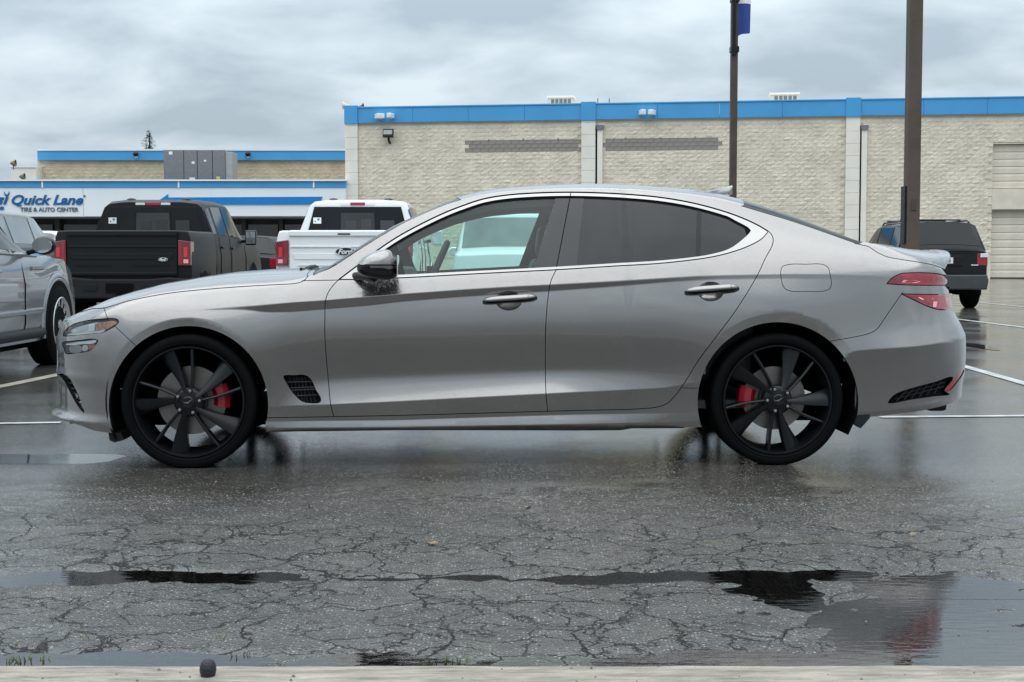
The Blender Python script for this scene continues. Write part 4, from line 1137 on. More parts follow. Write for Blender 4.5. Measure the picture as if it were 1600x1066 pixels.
def asphalt_material():
    m, n, l, b = nt('wet_cracked_asphalt')
    tc = n.new('ShaderNodeTexCoord'); P_ = tc.outputs['Object']
    def noise(scale, det=4, rough=.55, vec=None):
        q = n.new('ShaderNodeTexNoise'); q.inputs['Scale'].default_value = scale; q.inputs['Detail'].default_value = det; q.inputs['Roughness'].default_value = rough
        l.new(vec or P_, q.inputs['Vector']); return q.outputs['Fac']
    def mapr(v, a, b_, c=0., d=1., sm=True):
        q = n.new('ShaderNodeMapRange'); q.interpolation_type = 'SMOOTHSTEP' if sm else 'LINEAR'
        for nm, val in (('From Min', a), ('From Max', b_), ('To Min', c), ('To Max', d)): q.inputs[nm].default_value = val
        l.new(v, q.inputs['Value']); return q.outputs['Result']
    def mth(op, a, b_=None):
        q = n.new('ShaderNodeMath'); q.operation = op
        for k, v in enumerate((a, b_)):
            if v is None: continue
            if isinstance(v, (int, float)): q.inputs[k].default_value = v
            else: l.new(v, q.inputs[k])
        return q.outputs[0]
    def vor(scale, feat='F1', vec=None, out='Distance'):
        q = n.new('ShaderNodeTexVoronoi'); q.feature = feat; q.inputs['Scale'].default_value = scale; l.new(vec or P_, q.inputs['Vector']); return q.outputs[out]
    # warped coordinates for the cracks
    wn_ = n.new('ShaderNodeTexNoise'); wn_.inputs['Scale'].default_value = 3.2; wn_.inputs['Detail'].default_value = 6; wn_.inputs['Roughness'].default_value = .62; l.new(P_, wn_.inputs['Vector'])
    sb = n.new('ShaderNodeVectorMath'); sb.operation = 'SUBTRACT'; l.new(wn_.outputs['Color'], sb.inputs[0]); sb.inputs[1].default_value = (.5, .5, .5)
    sc_ = n.new('ShaderNodeVectorMath'); sc_.operation = 'SCALE'; sc_.inputs['Scale'].default_value = .34; l.new(sb.outputs[0], sc_.inputs[0])
    ad = n.new('ShaderNodeVectorMath'); l.new(P_, ad.inputs[0]); l.new(sc_.outputs[0], ad.inputs[1]); W_ = ad.outputs[0]
    sep_ = n.new('ShaderNodeSeparateXYZ'); l.new(P_, sep_.inputs[0])
    zone = mapr(sep_.outputs['Y'], 6.3, 5.0)                       # the worn strip by the kerb
    c1 = mapr(mth('ADD', vor(2.1, 'DISTANCE_TO_EDGE', W_), mth('MULTIPLY', noise(60, 2), .012)), .004, .022, 1, 0)
    c2 = mapr(mth('ADD', vor(6.0, 'DISTANCE_TO_EDGE', W_), mth('MULTIPLY', noise(60, 2), .02)), .012, .036, 1, 0)
    k1 = mapr(noise(1.1, 3), .36, .48); k2 = mapr(noise(1.9, 3), .40, .52)
    crack = mth('MULTIPLY', mth('MAXIMUM', mth('MULTIPLY', c1, k1), mth('MULTIPLY', mth('MULTIPLY', c2, k2), .8)), zone)
    # aggregate
    vq = n.new('ShaderNodeTexVoronoi'); vq.inputs['Scale'].default_value = 92; l.new(P_, vq.inputs['Vector']); a1 = vq.outputs['Distance']; col = vq.outputs['Color']
    big = noise(.55, 3, .6); mid = noise(3.0, 4, .6); grit = noise(230, 2)
    stone = mapr(a1, .1, .55, 1, 0)
    sepc = n.new('ShaderNodeSeparateColor'); l.new(col, sepc.inputs[0])
    light = mapr(sepc.outputs[0], .55, .95)
    rp = n.new('ShaderNodeValToRGB'); E = rp.color_ramp.elements
    E[0].position = .3; E[0].color = (.026, .0245, .022, 1); E[1].position = .72; E[1].color = (.098, .093, .083, 1)
    l.new(mth('ADD', mth('MULTIPLY', big, .6), mth('MULTIPLY', mid, .4)), rp.inputs['Fac'])
    mx = n.new('ShaderNodeMixRGB'); l.new(mth('MULTIPLY', mth('MULTIPLY', light, stone), .85), mx.inputs[0]); l.new(rp.outputs[0], mx.inputs[1]); mx.inputs[2].default_value = (.40, .385, .35, 1)
    mx2 = n.new('ShaderNodeMixRGB'); l.new(mth('MULTIPLY', crack, 1.0), mx2.inputs[0]); l.new(mx.outputs[0], mx2.inputs[1]); mx2.inputs[2].default_value = (.012, .012, .012, 1)
    l.new(mx2.outputs[0], b.inputs['Base Color'])
    wet = mapr(noise(.8, 5, .6), .38, .62)
    l.new(mth('ADD', mapr(wet, 0, 1, .17, .06, False), mth('MULTIPLY', crack, .3)), b.inputs['Roughness'])
    b.inputs['IOR'].default_value = 1.72; l.new(mapr(crack, 0, 1, .5, .05, False), b.inputs['Specular IOR Level'])
    h = mth('ADD', mth('MULTIPLY', stone, mapr(sepc.outputs[1], 0, 1, .25, 1.1, False)), mth('MULTIPLY', grit, .5))
    h = mth('ADD', h, mth('MULTIPLY', mth('MULTIPLY', mid, 1.6), zone))
    h = mth('SUBTRACT', h, mth('MULTIPLY', crack, 2.4))
    bp = n.new('ShaderNodeBump'); bp.inputs['Distance'].default_value = .0055
    # far away the stones are finer than a pixel: the wet film smooths them
    l.new(mth('MULTIPLY', mapr(sep_.outputs['Y'], 5.0, 6.6, 1.0, .11), mapr(sep_.outputs['Y'], 8.0, 16.0, 1.0, .25, False)), bp.inputs['Strength'])
    l.new(h, bp.inputs['Height']); l.new(bp.outputs[0], b.inputs['Normal'])
    return m
M['asphalt'] = asphalt_material()
me.materials.append(M['asphalt']); g_ = link('asphalt_ground', me); tag(g_, kind='structure')

def water_material():
    m = bpy.data.materials.new('puddle_water'); m.use_nodes = True; n, l = m.node_tree.nodes, m.node_tree.links; n.clear()
    out = n.new('ShaderNodeOutputMaterial'); mx = n.new('ShaderNodeMixShader'); fr = n.new('ShaderNodeFresnel'); fr.inputs['IOR'].default_value = 2.0
    t = n.new('ShaderNodeBsdfTransparent'); t.inputs['Color'].default_value = (.5, .5, .48, 1); g = n.new('ShaderNodeBsdfGlossy'); g.inputs['Roughness'].default_value = .02
    tc = n.new('ShaderNodeTexCoord'); mp = n.new('ShaderNodeMapping'); mp.inputs['Scale'].default_value = (5, 16, 1); nz = n.new('ShaderNodeTexNoise'); nz.inputs['Scale'].default_value = 2.2; nz.inputs['Detail'].default_value = 3
    l.new(tc.outputs['Object'], mp.inputs[0]); l.new(mp.outputs[0], nz.inputs['Vector'])
    bp = n.new('ShaderNodeBump'); bp.inputs['Strength'].default_value = .1; bp.inputs['Distance'].default_value = .004
    l.new(nz.outputs['Fac'], bp.inputs['Height']); l.new(bp.outputs[0], g.inputs['Normal']); l.new(bp.outputs[0], fr.inputs['Normal'])
    mu = n.new('ShaderNodeMath'); mu.operation = 'MULTIPLY_ADD'; mu.inputs[1].default_value = 1.0; mu.inputs[2].default_value = .04; l.new(fr.outputs[0], mu.inputs[0])
    l.new(mu.outputs[0], mx.inputs[0]); l.new(t.outputs[0], mx.inputs[1]); l.new(g.outputs[0], mx.inputs[2]); l.new(mx.outputs[0], out.inputs['Surface'])
    return m
M['water'] = water_material()
def water(x0, x1, y0, y1, z):
    nx2, ny2 = 12, 8
    G = [[(x0+(x1-x0)*i/nx2, y0+(y1-y0)*j/ny2, z) for j in range(ny2+1)] for i in range(nx2+1)]
    mb = MB(); mb.grid(G); o = mb.build('puddle', M['water'], recalc=False); tag(o, kind='structure')
water(-2.9, 2.9, gpt(800, 935)[1], gpt(800, 872)[1], -.0028)
water(-2.9, 2.9, 3.1, gpt(800, 935)[1]-.004, -.0026)
water(b4[0]-b4[2]*1.3, b4[0]+b4[2]*1.3, b4[1]-b4[3]*1.4, b4[1]+b4[3]*1.4, -.0022)
# painted stall lines
M['line'] = simple('worn_white_paint', (.42, .43, .42), .35, var=.35, scale=9)
M['line_old'] = simple('old_kerb_paint', (.36, .33, .27), .4, var=.3, scale=8)
def stripe(a, b, w, mat, z=.0045):
    a = np.array(gpt(*a)); b = np.array(gpt(*b)); d = (b-a)/np.linalg.norm(b-a); s = np.array([-d[1], d[0], 0])*w/2
    n = 12; mb = MB(); mb.grid([[a+(b-a)*k/n-s+[0, 0, z], a+(b-a)*k/n+s+[0, 0, z]] for k in range(n+1)])
    o = mb.build('stall_line', mat); tag(o, kind='structure'); return o
stripe((-60, 663.5), (95, 661), .07, M['line']); stripe((1375, 652.5), (1640, 650), .08, M['line'])
stripe((1440, 492), (1640, 517), .10, M['line']); stripe((1500, 571), (1640, 611), .10, M['line']); stripe((1530, 473), (1640, 484), .10, M['line'])
stripe((-40, 613), (120, 580), .12, M['line_old'])
# small far puddle
far_w = gpt(1524, 541); mb = MB(); n = 24
mb.add([(far_w[0], far_w[1], .004)]+[(far_w[0]+.13*(1+.25*math.sin(3*a))*math.cos(a), far_w[1]+.75*math.sin(a), .004) for a in np.linspace(0, 2*math.pi, n, endpoint=False)], [(0, 1+k, 1+(k+1) % n) for k in range(n)])
tag(mb.build('puddle', simple('dark_puddle', (.01, .01, .011), .03)), kind='structure')

# concrete kerb in the foreground with a steel pin
def concrete(name, col, bump=.5, wet=.35):
    m, n, l, b = nt(name); tc = n.new('ShaderNodeTexCoord')
    mp = n.new('ShaderNodeMapping'); mp.inputs['Scale'].default_value = (.6, 3.5, 1); l.new(tc.outputs['Object'], mp.inputs[0])
    a = n.new('ShaderNodeTexNoise'); a.inputs['Scale'].default_value = 9; a.inputs['Detail'].default_value = 8; a.inputs['Roughness'].default_value = .7; l.new(mp.outputs[0], a.inputs['Vector'])
    c = n.new('ShaderNodeTexNoise'); c.inputs['Scale'].default_value = 120; c.inputs['Detail'].default_value = 3; l.new(mp.outputs[0], c.inputs['Vector'])
    r = n.new('ShaderNodeValToRGB'); r.color_ramp.elements[0].position = .32; r.color_ramp.elements[1].position = .62
    r.color_ramp.elements[0].color = tuple(x*.3 for x in col)+(1,); r.color_ramp.elements[1].color = col+(1,)
    l.new(a.outputs['Fac'], r.inputs['Fac']); l.new(r.outputs[0], b.inputs['Base Color'])
    b.inputs['Roughness'].default_value = wet
    ad = n.new('ShaderNodeMath'); ad.operation = 'ADD'; l.new(a.outputs['Fac'], ad.inputs[0]); l.new(c.outputs['Fac'], ad.inputs[1])
    bp = n.new('ShaderNodeBump'); bp.inputs['Strength'].default_value = bump; bp.inputs['Distance'].default_value = .01; l.new(ad.outputs[0], bp.inputs['Height']); l.new(bp.outputs[0], b.inputs['Normal'])
    return m
M['concrete'] = concrete('wet_concrete', (.50, .44, .36), .8)
ky = gpt(800, 1037, .105)[1]
xs = np.arange(-3.0, 3.01, .03); ys = [ky+.004, ky, ky-.008, ky-.02]+list(np.arange(ky-.04, ky-.36, -.03))
G = []
for x in xs:
    row = []
    for k, y in enumerate(ys):
        z = [-.04, .085, .100, .105][k] if k < 4 else .106
        jit = .003*fbm(np.array([x*8.]), np.array([y*8.]), 3, 51)[0]
        row.append((x, y+(.006*fbm(np.array([x*5.]), np.array([0.]), 3, 57)[0] if k < 4 else 0), z+(jit if k > 0 else 0)))
    row.append((x, ys[-1]-.01, -.04)); G.append(row)
mb = MB(); mb.grid(G); kerb = mb.build('kerb', M['concrete'], None, 50); tag(kerb, kind='structure')
M['rust'] = simple('rusty_steel', (.02, .021, .024), .45, metal=.3, bump=.4, bscale=200)
p = gpt(325, 1051, .112)
mb = MB(); mb.lathe([(.0001, .033), (.008, .032), (.014, .027), (.0175, .018), (.018, .009), (.0165, .002), (.0135, -.012), (.0135, -.03)], axis='z', n=20, c=(0, 0, 0))
pin = mb.build('anchor_pin', M['rust'], None, 40); pin.location = (p[0], p[1], .108)
tag(pin, 'dark rounded steel anchor pin standing on the pale concrete kerb', 'pin')
# weeds in the gutter and in the joints
M['grass'] = simple('grass_blade', (.09, .13, .03), .6, var=.3)
def tuft(px, py, n, h, z=.0):
    c = gpt(px, py, z); mb = MB()
    for k in range(n):
        a = random.uniform(0, 6.28); r = random.uniform(0, .035); L = h*random.uniform(.5, 1.2); t = random.uniform(.2, 1.1)
        x, y = c[0]+r*1.6*math.cos(a), c[1]+r*math.sin(a); dx, dy = math.cos(a)*L*t, math.sin(a)*L*t; w = .0016
        mb.add([(x-w, y, z-.004), (x+w, y, z-.004), (x+dx*.5+w*.7, y+dy*.5, z+L*.6), (x+dx*.5-w*.7, y+dy*.5, z+L*.6), (x+dx, y+dy, z+L*.85)], [(0, 1, 2, 3), (3, 2, 4)])
    o = mb.build('grass_tuft', M['grass'], recalc=False)
    tag(o, 'sparse thin green weeds growing in the asphalt joint', 'weeds', 'weeds in the wet asphalt', None); o['kind'] = 'stuff'
for px, py, n, h in ((12,1034,8,.012), (42,1031,10,.014), (60,1030,6,.01), (148,999,9,.015), (30,1010,10,.012), (1262,848,20,.014), (1200,847,14,.01), (1310,848,12,.01), (345,998,8,.012), (1115,850,10,.01), (380,1022,6,.012), (700,1030,8,.015), (720,1034,8,.014)):
    tuft(px, py, n, h)
# fallen leaves and bits of gravel
M['leaf'] = simple('brown_leaf', (.20, .13, .07), .5)
for px, py, lab in ((676,852,'small brown leaf flat on the cracked asphalt below the front door of the sedan'), (485,794,'small brown leaf on wet asphalt below the fender vent of the sedan'), (1425,838,'small brown leaf on wet asphalt below the rear bumper of the sedan'), (825,795,'tiny brown leaf on wet asphalt below the gap between the two doors')):
    c = gpt(px, py); r = random.uniform(.008, .014); a0 = random.uniform(0, 6); mb = MB()
    mb.add([(c[0]+r*(1.5 if k % 2 else .7)*math.cos(a0+k*math.pi/4), c[1]+r*(1.5 if k % 2 else .7)*math.sin(a0+k*math.pi/4), .006+.004*(k % 3)) for k in range(8)], [tuple(range(8))])
    o = mb.build('fallen_leaf', M['leaf']); tag(o, lab, 'leaf', 'leaves on the asphalt')

# grit along the kerb and scattered over the lot
M['grit'] = simple('loose_grit', (.13, .12, .105), .6, var=.6, scale=40)
r_ = random.Random(3); V = []; F = []
for k in range(900):
    if k < 520: x, y = r_.uniform(-2.6, 2.6), ky+.01+abs(r_.gauss(0, .05)); z = .0
    elif k < 640: x, y = r_.uniform(-2.6, 2.6), ky-.03-r_.random()*.25; z = .107
    else: x, y = r_.uniform(-3.5, 3.5), r_.uniform(3.3, 6.4); z = .002
    if k >= 640 and (4.1 < y < 4.8 or y < 3.6): continue
    s_ = r_.uniform(.0015, .0042)*(1.0 if k < 640 else 1.25); a = r_.random()*6.28; i = len(V)
    for q in range(4): V.append((x+s_*(1+.4*r_.random())*math.cos(a+q*1.57), y+s_*(1+.4*r_.random())*math.sin(a+q*1.57), z-.001))
    V.append((x, y, z+s_*.9)); F += [(i+q, i+(q+1) % 4, i+4) for q in range(4)]
o = pydata('loose_grit', V, F, M['grit']); tag(o, kind='stuff')
# ------------------------------------------------------------------ buildings
A_ = at(541, 300, 75.0); B_ = at(1600, 300, 70.0)
PA = np.array([A_[0], A_[1]]); PB = np.array([B_[0], B_[1]]); FU = (PB-PA)/np.linalg.norm(PB-PA); FN = np.array([FU[1], -FU[0]])   # along the wall, out of the wall
FYAW = math.atan2(FU[1], FU[0])
def wall_u(px):
    """distance along the wall under a pixel column"""
    d = wray(px, 404); k = d[0]/d[1]
    return (k*PA[1]-PA[0])/(FU[0]-k*FU[1])
def wall_z(px, py):
    u = wall_u(px); Y = PA[1]+FU[1]*u; return at(px, py, Y)[2]
WALL_L = wall_u(1740)
TOPZ = 8.92
bld = thing('block_building', 'tall pale split-face block building with a blue roof band and roll-up doors', 'building', (PA[0], PA[1], 0), FYAW)
def wall_tex(name, col, var=.12, bump=.3, scale=4, bscale=14, rough=.85):
    return simple(name, col, rough, var=var, scale=scale, bump=bump, bscale=bscale)
M['block'] = simple('painted_split_block', (.70, .625, .505), .85, var=.13, scale=1.1, bump=.5, bscale=9)
M['block_bare'] = simple('bare_grey_block', (.27, .245, .21), .9, var=.25, scale=2.5, bump=.3, bscale=20)
M['pilaster'] = simple('cream_paint', (.80, .755, .66), .7, var=.06, scale=1.0, bump=.1, bscale=10)
M['blue'] = simple('blue_metal', (.06, .32, .63), .4, var=.07, scale=.6)
M['blue_dark'] = simple('blue_stripe', (.07, .24, .50), .4, var=.08)
M['white_panel'] = simple('white_panel', (.80, .83, .85), .35, var=.03, scale=.4)
M['door_beige'] = simple('beige_steel_door', (.68, .61, .50), .5, var=.08, scale=2)
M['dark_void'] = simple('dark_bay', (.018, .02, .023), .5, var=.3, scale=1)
M['grey_metal'] = simple('grey_metal', (.17, .17, .18), .5, var=.1)
M['cream_metal'] = simple('cream_metal', (.62, .58, .5), .5)
# structural box behind the blocks
u_d0, u_d1 = wall_u(1548.5), wall_u(1548.5)+3.05
zd0, zd1, zd2, zd3 = 0.0, wall_z(1560, 327), wall_z(1560, 295), wall_z(1560, 225)
mb = MB()
mb.bbox(0, u_d0, .10, 20, 0, 8.25); mb.bbox(u_d1, WALL_L, .10, 20, 0, 8.25); mb.bbox(u_d0, u_d1, .10, 20, zd3, 8.25); mb.bbox(u_d0, u_d1, .55, 20, 0, zd3); mb.bbox(u_d0, u_d1, .12, .55, zd1, zd2)
mb.build('wall_core', M['block'], bld)
# courses of split-face block
def strip_range(px0, px1): return wall_u(px0), wall_u(px1)
strips = [strip_range(728, 908), strip_range(941, 1121)]
zs0, zs1 = wall_z(800, 238.5), wall_z(800, 219)
zs0 = round(zs0/.203)*.203; zs1 = zs0+3*.203
pil = [wall_u(541), wall_u(560.5), wall_u(908), wall_u(930), wall_u(1319), wall_u(1341)]
ZT = wall_z(700, 191.5)
ncourse = int(ZT/.203); VB = []; FB = []; bare_spots = []
def block_shape(u0, z0, w, h, rng):
    """one rough-faced block, 12 faces"""
    pts = []; 
    for a in (0, 1/3, 2/3, 1):
        for b in (0, .5, 1):
            edge = a in (0, 1) or b in (0, 1)
            d = .018+.018*rng.random() if edge else .02+.032*rng.random()
            if not edge: a_ = a+rng.uniform(-.12, .12); b_ = b+rng.uniform(-.25, .25)
            else: a_, b_ = a, b
            pts.append((u0+.003+(w-.006)*a_, .10-d, z0+.003+(h-.006)*b_))
    f = []
    for a in range(3):
        for b in range(2): f.append((a*3+b, (a+1)*3+b, (a+1)*3+b+1, a*3+b+1))
    return pts, f
for c in range(ncourse):
    z0 = c*.203; h = min(.203, ZT-z0); u = pil[1]-(.2 if c % 2 else 0)
    if z0 < 1.0: continue                        # hidden behind the parked vehicles; the core shows there
    while u < WALL_L:
        w = .406; u0, u1 = max(u, pil[1]), min(u+w, WALL_L)
        u += w
        if u1-u0 < .05: continue
        if any(a-.01 < (u0+u1)/2 < b+.01 for a, b in ((pil[2], pil[3]), (pil[4], pil[5]))): continue
        if u_d0 < (u0+u1)/2 < u_d1 and z0 < zd3-.05: continue
        if any(a < (u0+u1)/2 < b for a, b in strips) and zs0-.01 < z0 < zs1-.05: bare_spots.append((u0, z0, u1-u0, h)); continue
        p, f = block_shape(u0, z0, u1-u0, h, RNG); k = len(VB); VB += p; FB += [tuple(i+k for i in q) for q in f]
o = pydata('split_face_blocks', VB, FB, M['block'], bld); o['kind'] = 'stuff'
mesh_bare = None
for (u0, z0, w, h) in bare_spots:
    mb = MB(); mb.box((0, 0, 0), (w-.012, .06, h-.012)); 
    if abs(w-.406) < .01 and mesh_bare is not None: o = link('bare_block', mesh_bare, bld)
    else:
        o = mb.build('bare_block', M['block_bare'], bld)
        if abs(w-.406) < .01: mesh_bare = o.data
    o.location = (u0+w/2, .085, z0+h/2)
for a, b in strips:                               # anchor stubs left above the old sign strips
    for t in (.2, .5, .8):
        mb = MB(); mb.bbox(a+(b-a)*t-.03, a+(b-a)*t+.03, .03, .09, zs1, zs1+.07); mb.build('bracket_stub', M['block_bare'], bld)
# pilasters, roof band with seams, cap
for a, b in ((pil[0]-.0, pil[1]), (pil[2], pil[3]), (pil[4], pil[5])):
    z = .0
    while z < ZT-.01:                              # smooth block piers, two courses a piece
        h = min(.61, ZT-z); mb = MB(); mb.bbox(a+.004, b-.004, -.10, .12, z+.004, z+h-.004); mb.build('pilaster_block', M['pilaster'], bld, None, .008, 1); z += h
    mb = MB(); mb.bbox(a-.02, b+.02, -.16, .0, ZT-.02, TOPZ+.06); mb.build('pilaster_cap', M['blue'], bld, None, .01, 1)
edges_ = [pil[1], pil[2], pil[3], pil[4], pil[5], WALL_L]
for a, b in ((pil[1], pil[2]), (pil[3], pil[4]), (pil[5], WALL_L)):
    n = max(1, round((b-a)/3.0))
    for k in range(n):
        mb = MB(); mb.bbox(a+.021+(b-a-.03)*k/n+.006, a+.021+(b-a-.03)*(k+1)/n-.004, -.09, .2, ZT+.03, TOPZ-.08); mb.build('roof_band_panel', M['blue'], bld, None, .008, 1)
    mb = MB(); mb.bbox(a+.02, b-.02, -.13, .3, TOPZ-.08, TOPZ); mb.build('coping', M['blue'], bld, None, .01, 1)
    mb = MB(); mb.bbox(a+.02, b-.02, -.02, .2, ZT-.01, ZT+.03); mb.build('band_flashing', M['cream_metal'], bld)
# downspouts with collector heads
for px0, px1 in ((933, 941), (1343.5, 1352)):
    a, b = wall_u(px0), wall_u(px1); zc = wall_z(px0, 196)
    mb = MB(); mb.bbox(a, b, -.12, .04, .0, zc-.22); mb.build('downspout', M['pilaster'], bld, None, .01, 1)
    mb = MB(); mb.prism([(a-.05, zc), (b+.06, zc), (b+.06, zc-.14), (b, zc-.24), (a, zc-.24), (a-.05, zc-.14)], -.19, .05, 'y'); mb.build('collector_head', M['grey_metal'], bld)
    mb = MB(); mb.bbox(a-.10, a-.012, -.06, .06, .0, zc-.02); mb.build('downspout', M['black_satin'], bld, None, .01, 1)
# roll-up doors: each slat its own piece
def rolldoor(z0, z1, n, nm):
    h = (z1-z0)/n
    mesh = None
    for k in range(n):
        if mesh is None:
            mb = MB(); mb.prism([(.0, -h/2+.006), (-.025, -h/2+.02), (-.03, h*.2), (-.012, h/2-.006), (.03, h/2-.006), (.03, -h/2+.006)], 0, u_d1-u_d0, 'x'); o = mb.build(nm, M['door_beige'], bld); mesh = o.data
        else: o = link(nm, mesh, bld)
        o.location = (u_d0, .33, z0+h*(k+.5))
rolldoor(.05, zd1-.02, 9, 'door_slat'); rolldoor(zd2+.02, zd3-.02, 6, 'door_slat')
mb = MB(); mb.bbox(u_d0-.02, u_d1, .02, .3, zd2, zd2+.03); mb.bbox(u_d0-.02, u_d1, .02, .3, zd1-.03, zd1); 
G = [[(u_d0+(u_d1-u_d0)*i/10, .08-.05*abs(fbm(np.array([i*.9]), np.array([j*1.3]), 2, 61)[0]), zd1+(zd2-zd1)*j/4) for j in range(5)] for i in range(11)]
mb = MB(); mb.grid(G); mb.build('lintel_panel', M['door_beige'], bld, 40)
mb = MB(); mb.bbox(u_d0-.0, u_d1, -.02, .10, zd1-.06, zd1); mb.build('lintel_flashing', M['grey_metal'], bld)
# things fixed to the wall and standing on the roof
def wl(px, py, off): 
    u = wall_u(px); p = PA+FU*u+FN*off; return (p[0], p[1], wall_z(px, py))
def floodlight():
    t = thing('wall_floodlight', 'black square floodlight on a bracket high on the block wall', 'floodlight', wl(610, 220, .0), FYAW)
    mb = MB(); mb.box((0, -.35, .36), (.55, .2, .42), Matrix.Rotation(math.radians(-18), 3, 'X')); mb.build('lamp_body', M['black_satin'], t, None, .02)
    mb = MB(); mb.box((0, -.45, .40), (.46, .03, .24), Matrix.Rotation(math.radians(-18), 3, 'X')); mb.build('lamp_glass', simple('lamp_pane', (.3, .31, .31), .3), t)
    mb = MB(); mb.tube([(0, .1, -.12), (0, -.2, -.05), (0, -.3, .2)], .06, 8); mb.build('bracket', M['black_satin'], t, 60)
floodlight()
def camera_box(px, py, label, w, rot):
    t = thing('security_camera', label, 'camera', wl(px, py, .1), FYAW, 'cameras on the blue band')
    mb = MB(); mb.box((0, -.3, 0), (w, .5, .26), Matrix.Rotation(rot, 3, 'Z')); mb.build('housing', M['white_plastic'], t, None, .04)
    mb = MB(); mb.tube([(0, .05, -.1), (0, -.15, -.12)], .05, 8); mb.build('arm', M['white_plastic'], t, 60)
camera_box(597, 183, 'white bulky security camera on the blue band above the black floodlight', .42, .5)
camera_box(614, 182, 'white slim upright camera beside the bulky one on the blue band', .24, -.2)
camera_box(1003, 177, 'white security camera on the blue band right of the downspout, facing left', .26, .3)
camera_box(1018, 177, 'white security camera on the blue band right of the downspout, facing right', .26, -.3)
for px, py, lab, rr in ((541, 165, 'tan round horn speaker on the roof corner of the block building', .7), (561, 168, 'dark round horn speaker on the roof edge next to the tan one', -.6)):
    t = thing('horn_speaker', lab, 'speaker', wl(px, py+5, -.3), FYAW, 'horn speakers on the roof')
    mb = MB(); mb.lathe([(.03, .2), (.06, .05), (.12, -.1), (.22, -.2), (.2, -.2), (.05, .0)], axis='x', n=16); h = mb.build('horn', M['cream_metal'] if rr > 0 else simple('brown_horn', (.09, .06, .045), .5), t, 50); h.rotation_euler = (0, 0, math.pi*(rr < 0)); h.location = (0, 0, .2)
    mb = MB(); mb.tube([(0, 0, -.2), (0, 0, .2)], .03, 6); mb.build('post', M['grey_metal'], t, 60)
def ac_unit(px0, px1, py0, py1, lab):
    a = wl(px0, py1, -3.0); u0, u1 = wall_u(px0), wall_u(px1); w = (u1-u0)*1.04; Y = 78.; z1 = at(px0, py0, Y)[2]; z0 = TOPZ-.6
    t = thing('rooftop_unit', lab, 'air conditioner', (at(px0, py0, Y)[0]*.995, Y, z0), FYAW, 'air conditioners on the roof'); h = z1-z0
    mb = MB(); mb.bbox(0, w, 0, 1.2, 0, h); mb.build('cabinet', M['cream_metal'], t, None, .02)
    mb = MB(); mb.bbox(-.05, w+.05, -.05, 1.25, h-.08, h+.02); mb.build('lid', M['white_panel'], t, None, .015)
    for k in range(5):
        mb = MB(); mb.bbox(w*.14+k*w*.165, w*.14+k*w*.165+w*.12, -.012, .02, h-.62, h-.15); mb.build('vent', M['grey_metal'], t)
ac_unit(856, 896, 151, 167, 'pale rooftop air conditioner with five dark vents beside the pier'); ac_unit(1206, 1252, 146, 163, 'pale rooftop air conditioner with five dark vents right of the flagpole')
for px, lab in ((934, 'thin vent pipe rising behind the roof pier beside the downspout'), (952, 'thin vent pipe on the roof a little right of the pier with the downspout'), (1353, 'thin vent pipe on the roof near the thick brown pole')):
    p = at(px, 154, 79.); mb = MB(); mb.tube([(p[0], 79., 8.5), (p[0], 79., p[2])], .03, 6); o = mb.build('vent_pipe', M['grey_metal'], None, 60); tag(o, lab, 'pipe', 'vent pipes on the roof')

# ---- low tyre shop on the left
YL = 75.2
def L(px, py, Y=YL): return at(px, py, Y)
shop = thing('tire_shop', 'low white tire shop with a blue striped canopy and dark service bays', 'building', (L(541, 300)[0], YL, 0))
def bx_part(name, px0, px1, py0, py1, y0, y1, mat, bev=.0):
    a, b = L(px0, py1, y0), L(px1, py0, y0); mb = MB(); o_ = shop.location
    mb.bbox(a[0]-o_[0], b[0]-o_[0], y0-o_[1], y1-o_[1], a[2], b[2]); return mb.build(name, mat, shop, None, bev, 1)
bx_part('canopy_panel', -160, 130, 293.5, 338.5, YL-.6, YL+1.5, M['white_panel'])
bx_part('canopy_panel', 130.3, 330, 293.5, 338.3, YL-.6, YL+1.5, M['white_panel'])
bx_part('canopy_panel', 330.3, 540, 293.5, 338, YL-.6, YL+1.5, M['white_panel'])
bx_part('canopy_cap', -160, 540.5, 280.5, 283.0, YL-.75, YL+1.6, M['white_panel'])
for a, b in ((-160, 64.5), (67.5, 278), (280, 489), (491, 540)):
    bx_part('blue_stripe', a, b, 283.2, 293.3, YL-.64, YL+1.2, M['blue'])
for px in (66, 279, 490): bx_part('stripe_joint', px-1.2, px+1.2, 283.2, 293.3, YL-.68, YL+1.2, M['white_panel'])
a0, a1, a2 = L(247, 312, YL-.625), L(262, 303.5, YL-.625), L(262, 320, YL-.625); e0 = L(505, 308, YL-.625); e1 = L(505, 320, YL-.625)
ox, oy = shop.location.x, YL-.66-shop.location.y
e0 = L(505, 308.5, YL-.625); st0 = L(262, 308.5, YL-.625)
mb = MB(); mb.prism([(p[0]-ox, p[2]) for p in (L(246, 315.5, YL-.6), L(263, 303.5, YL-.6), L(263, 308.8, YL-.6), L(504, 307.5, YL-.6), L(500, 319.5, YL-.6), L(263, 320, YL-.6), L(256, 320.5, YL-.6))], oy, oy+.08, 'y')
mb.build('arrow_stripe', simple('arrow_blue', (.0, .20, .55), .4), shop)
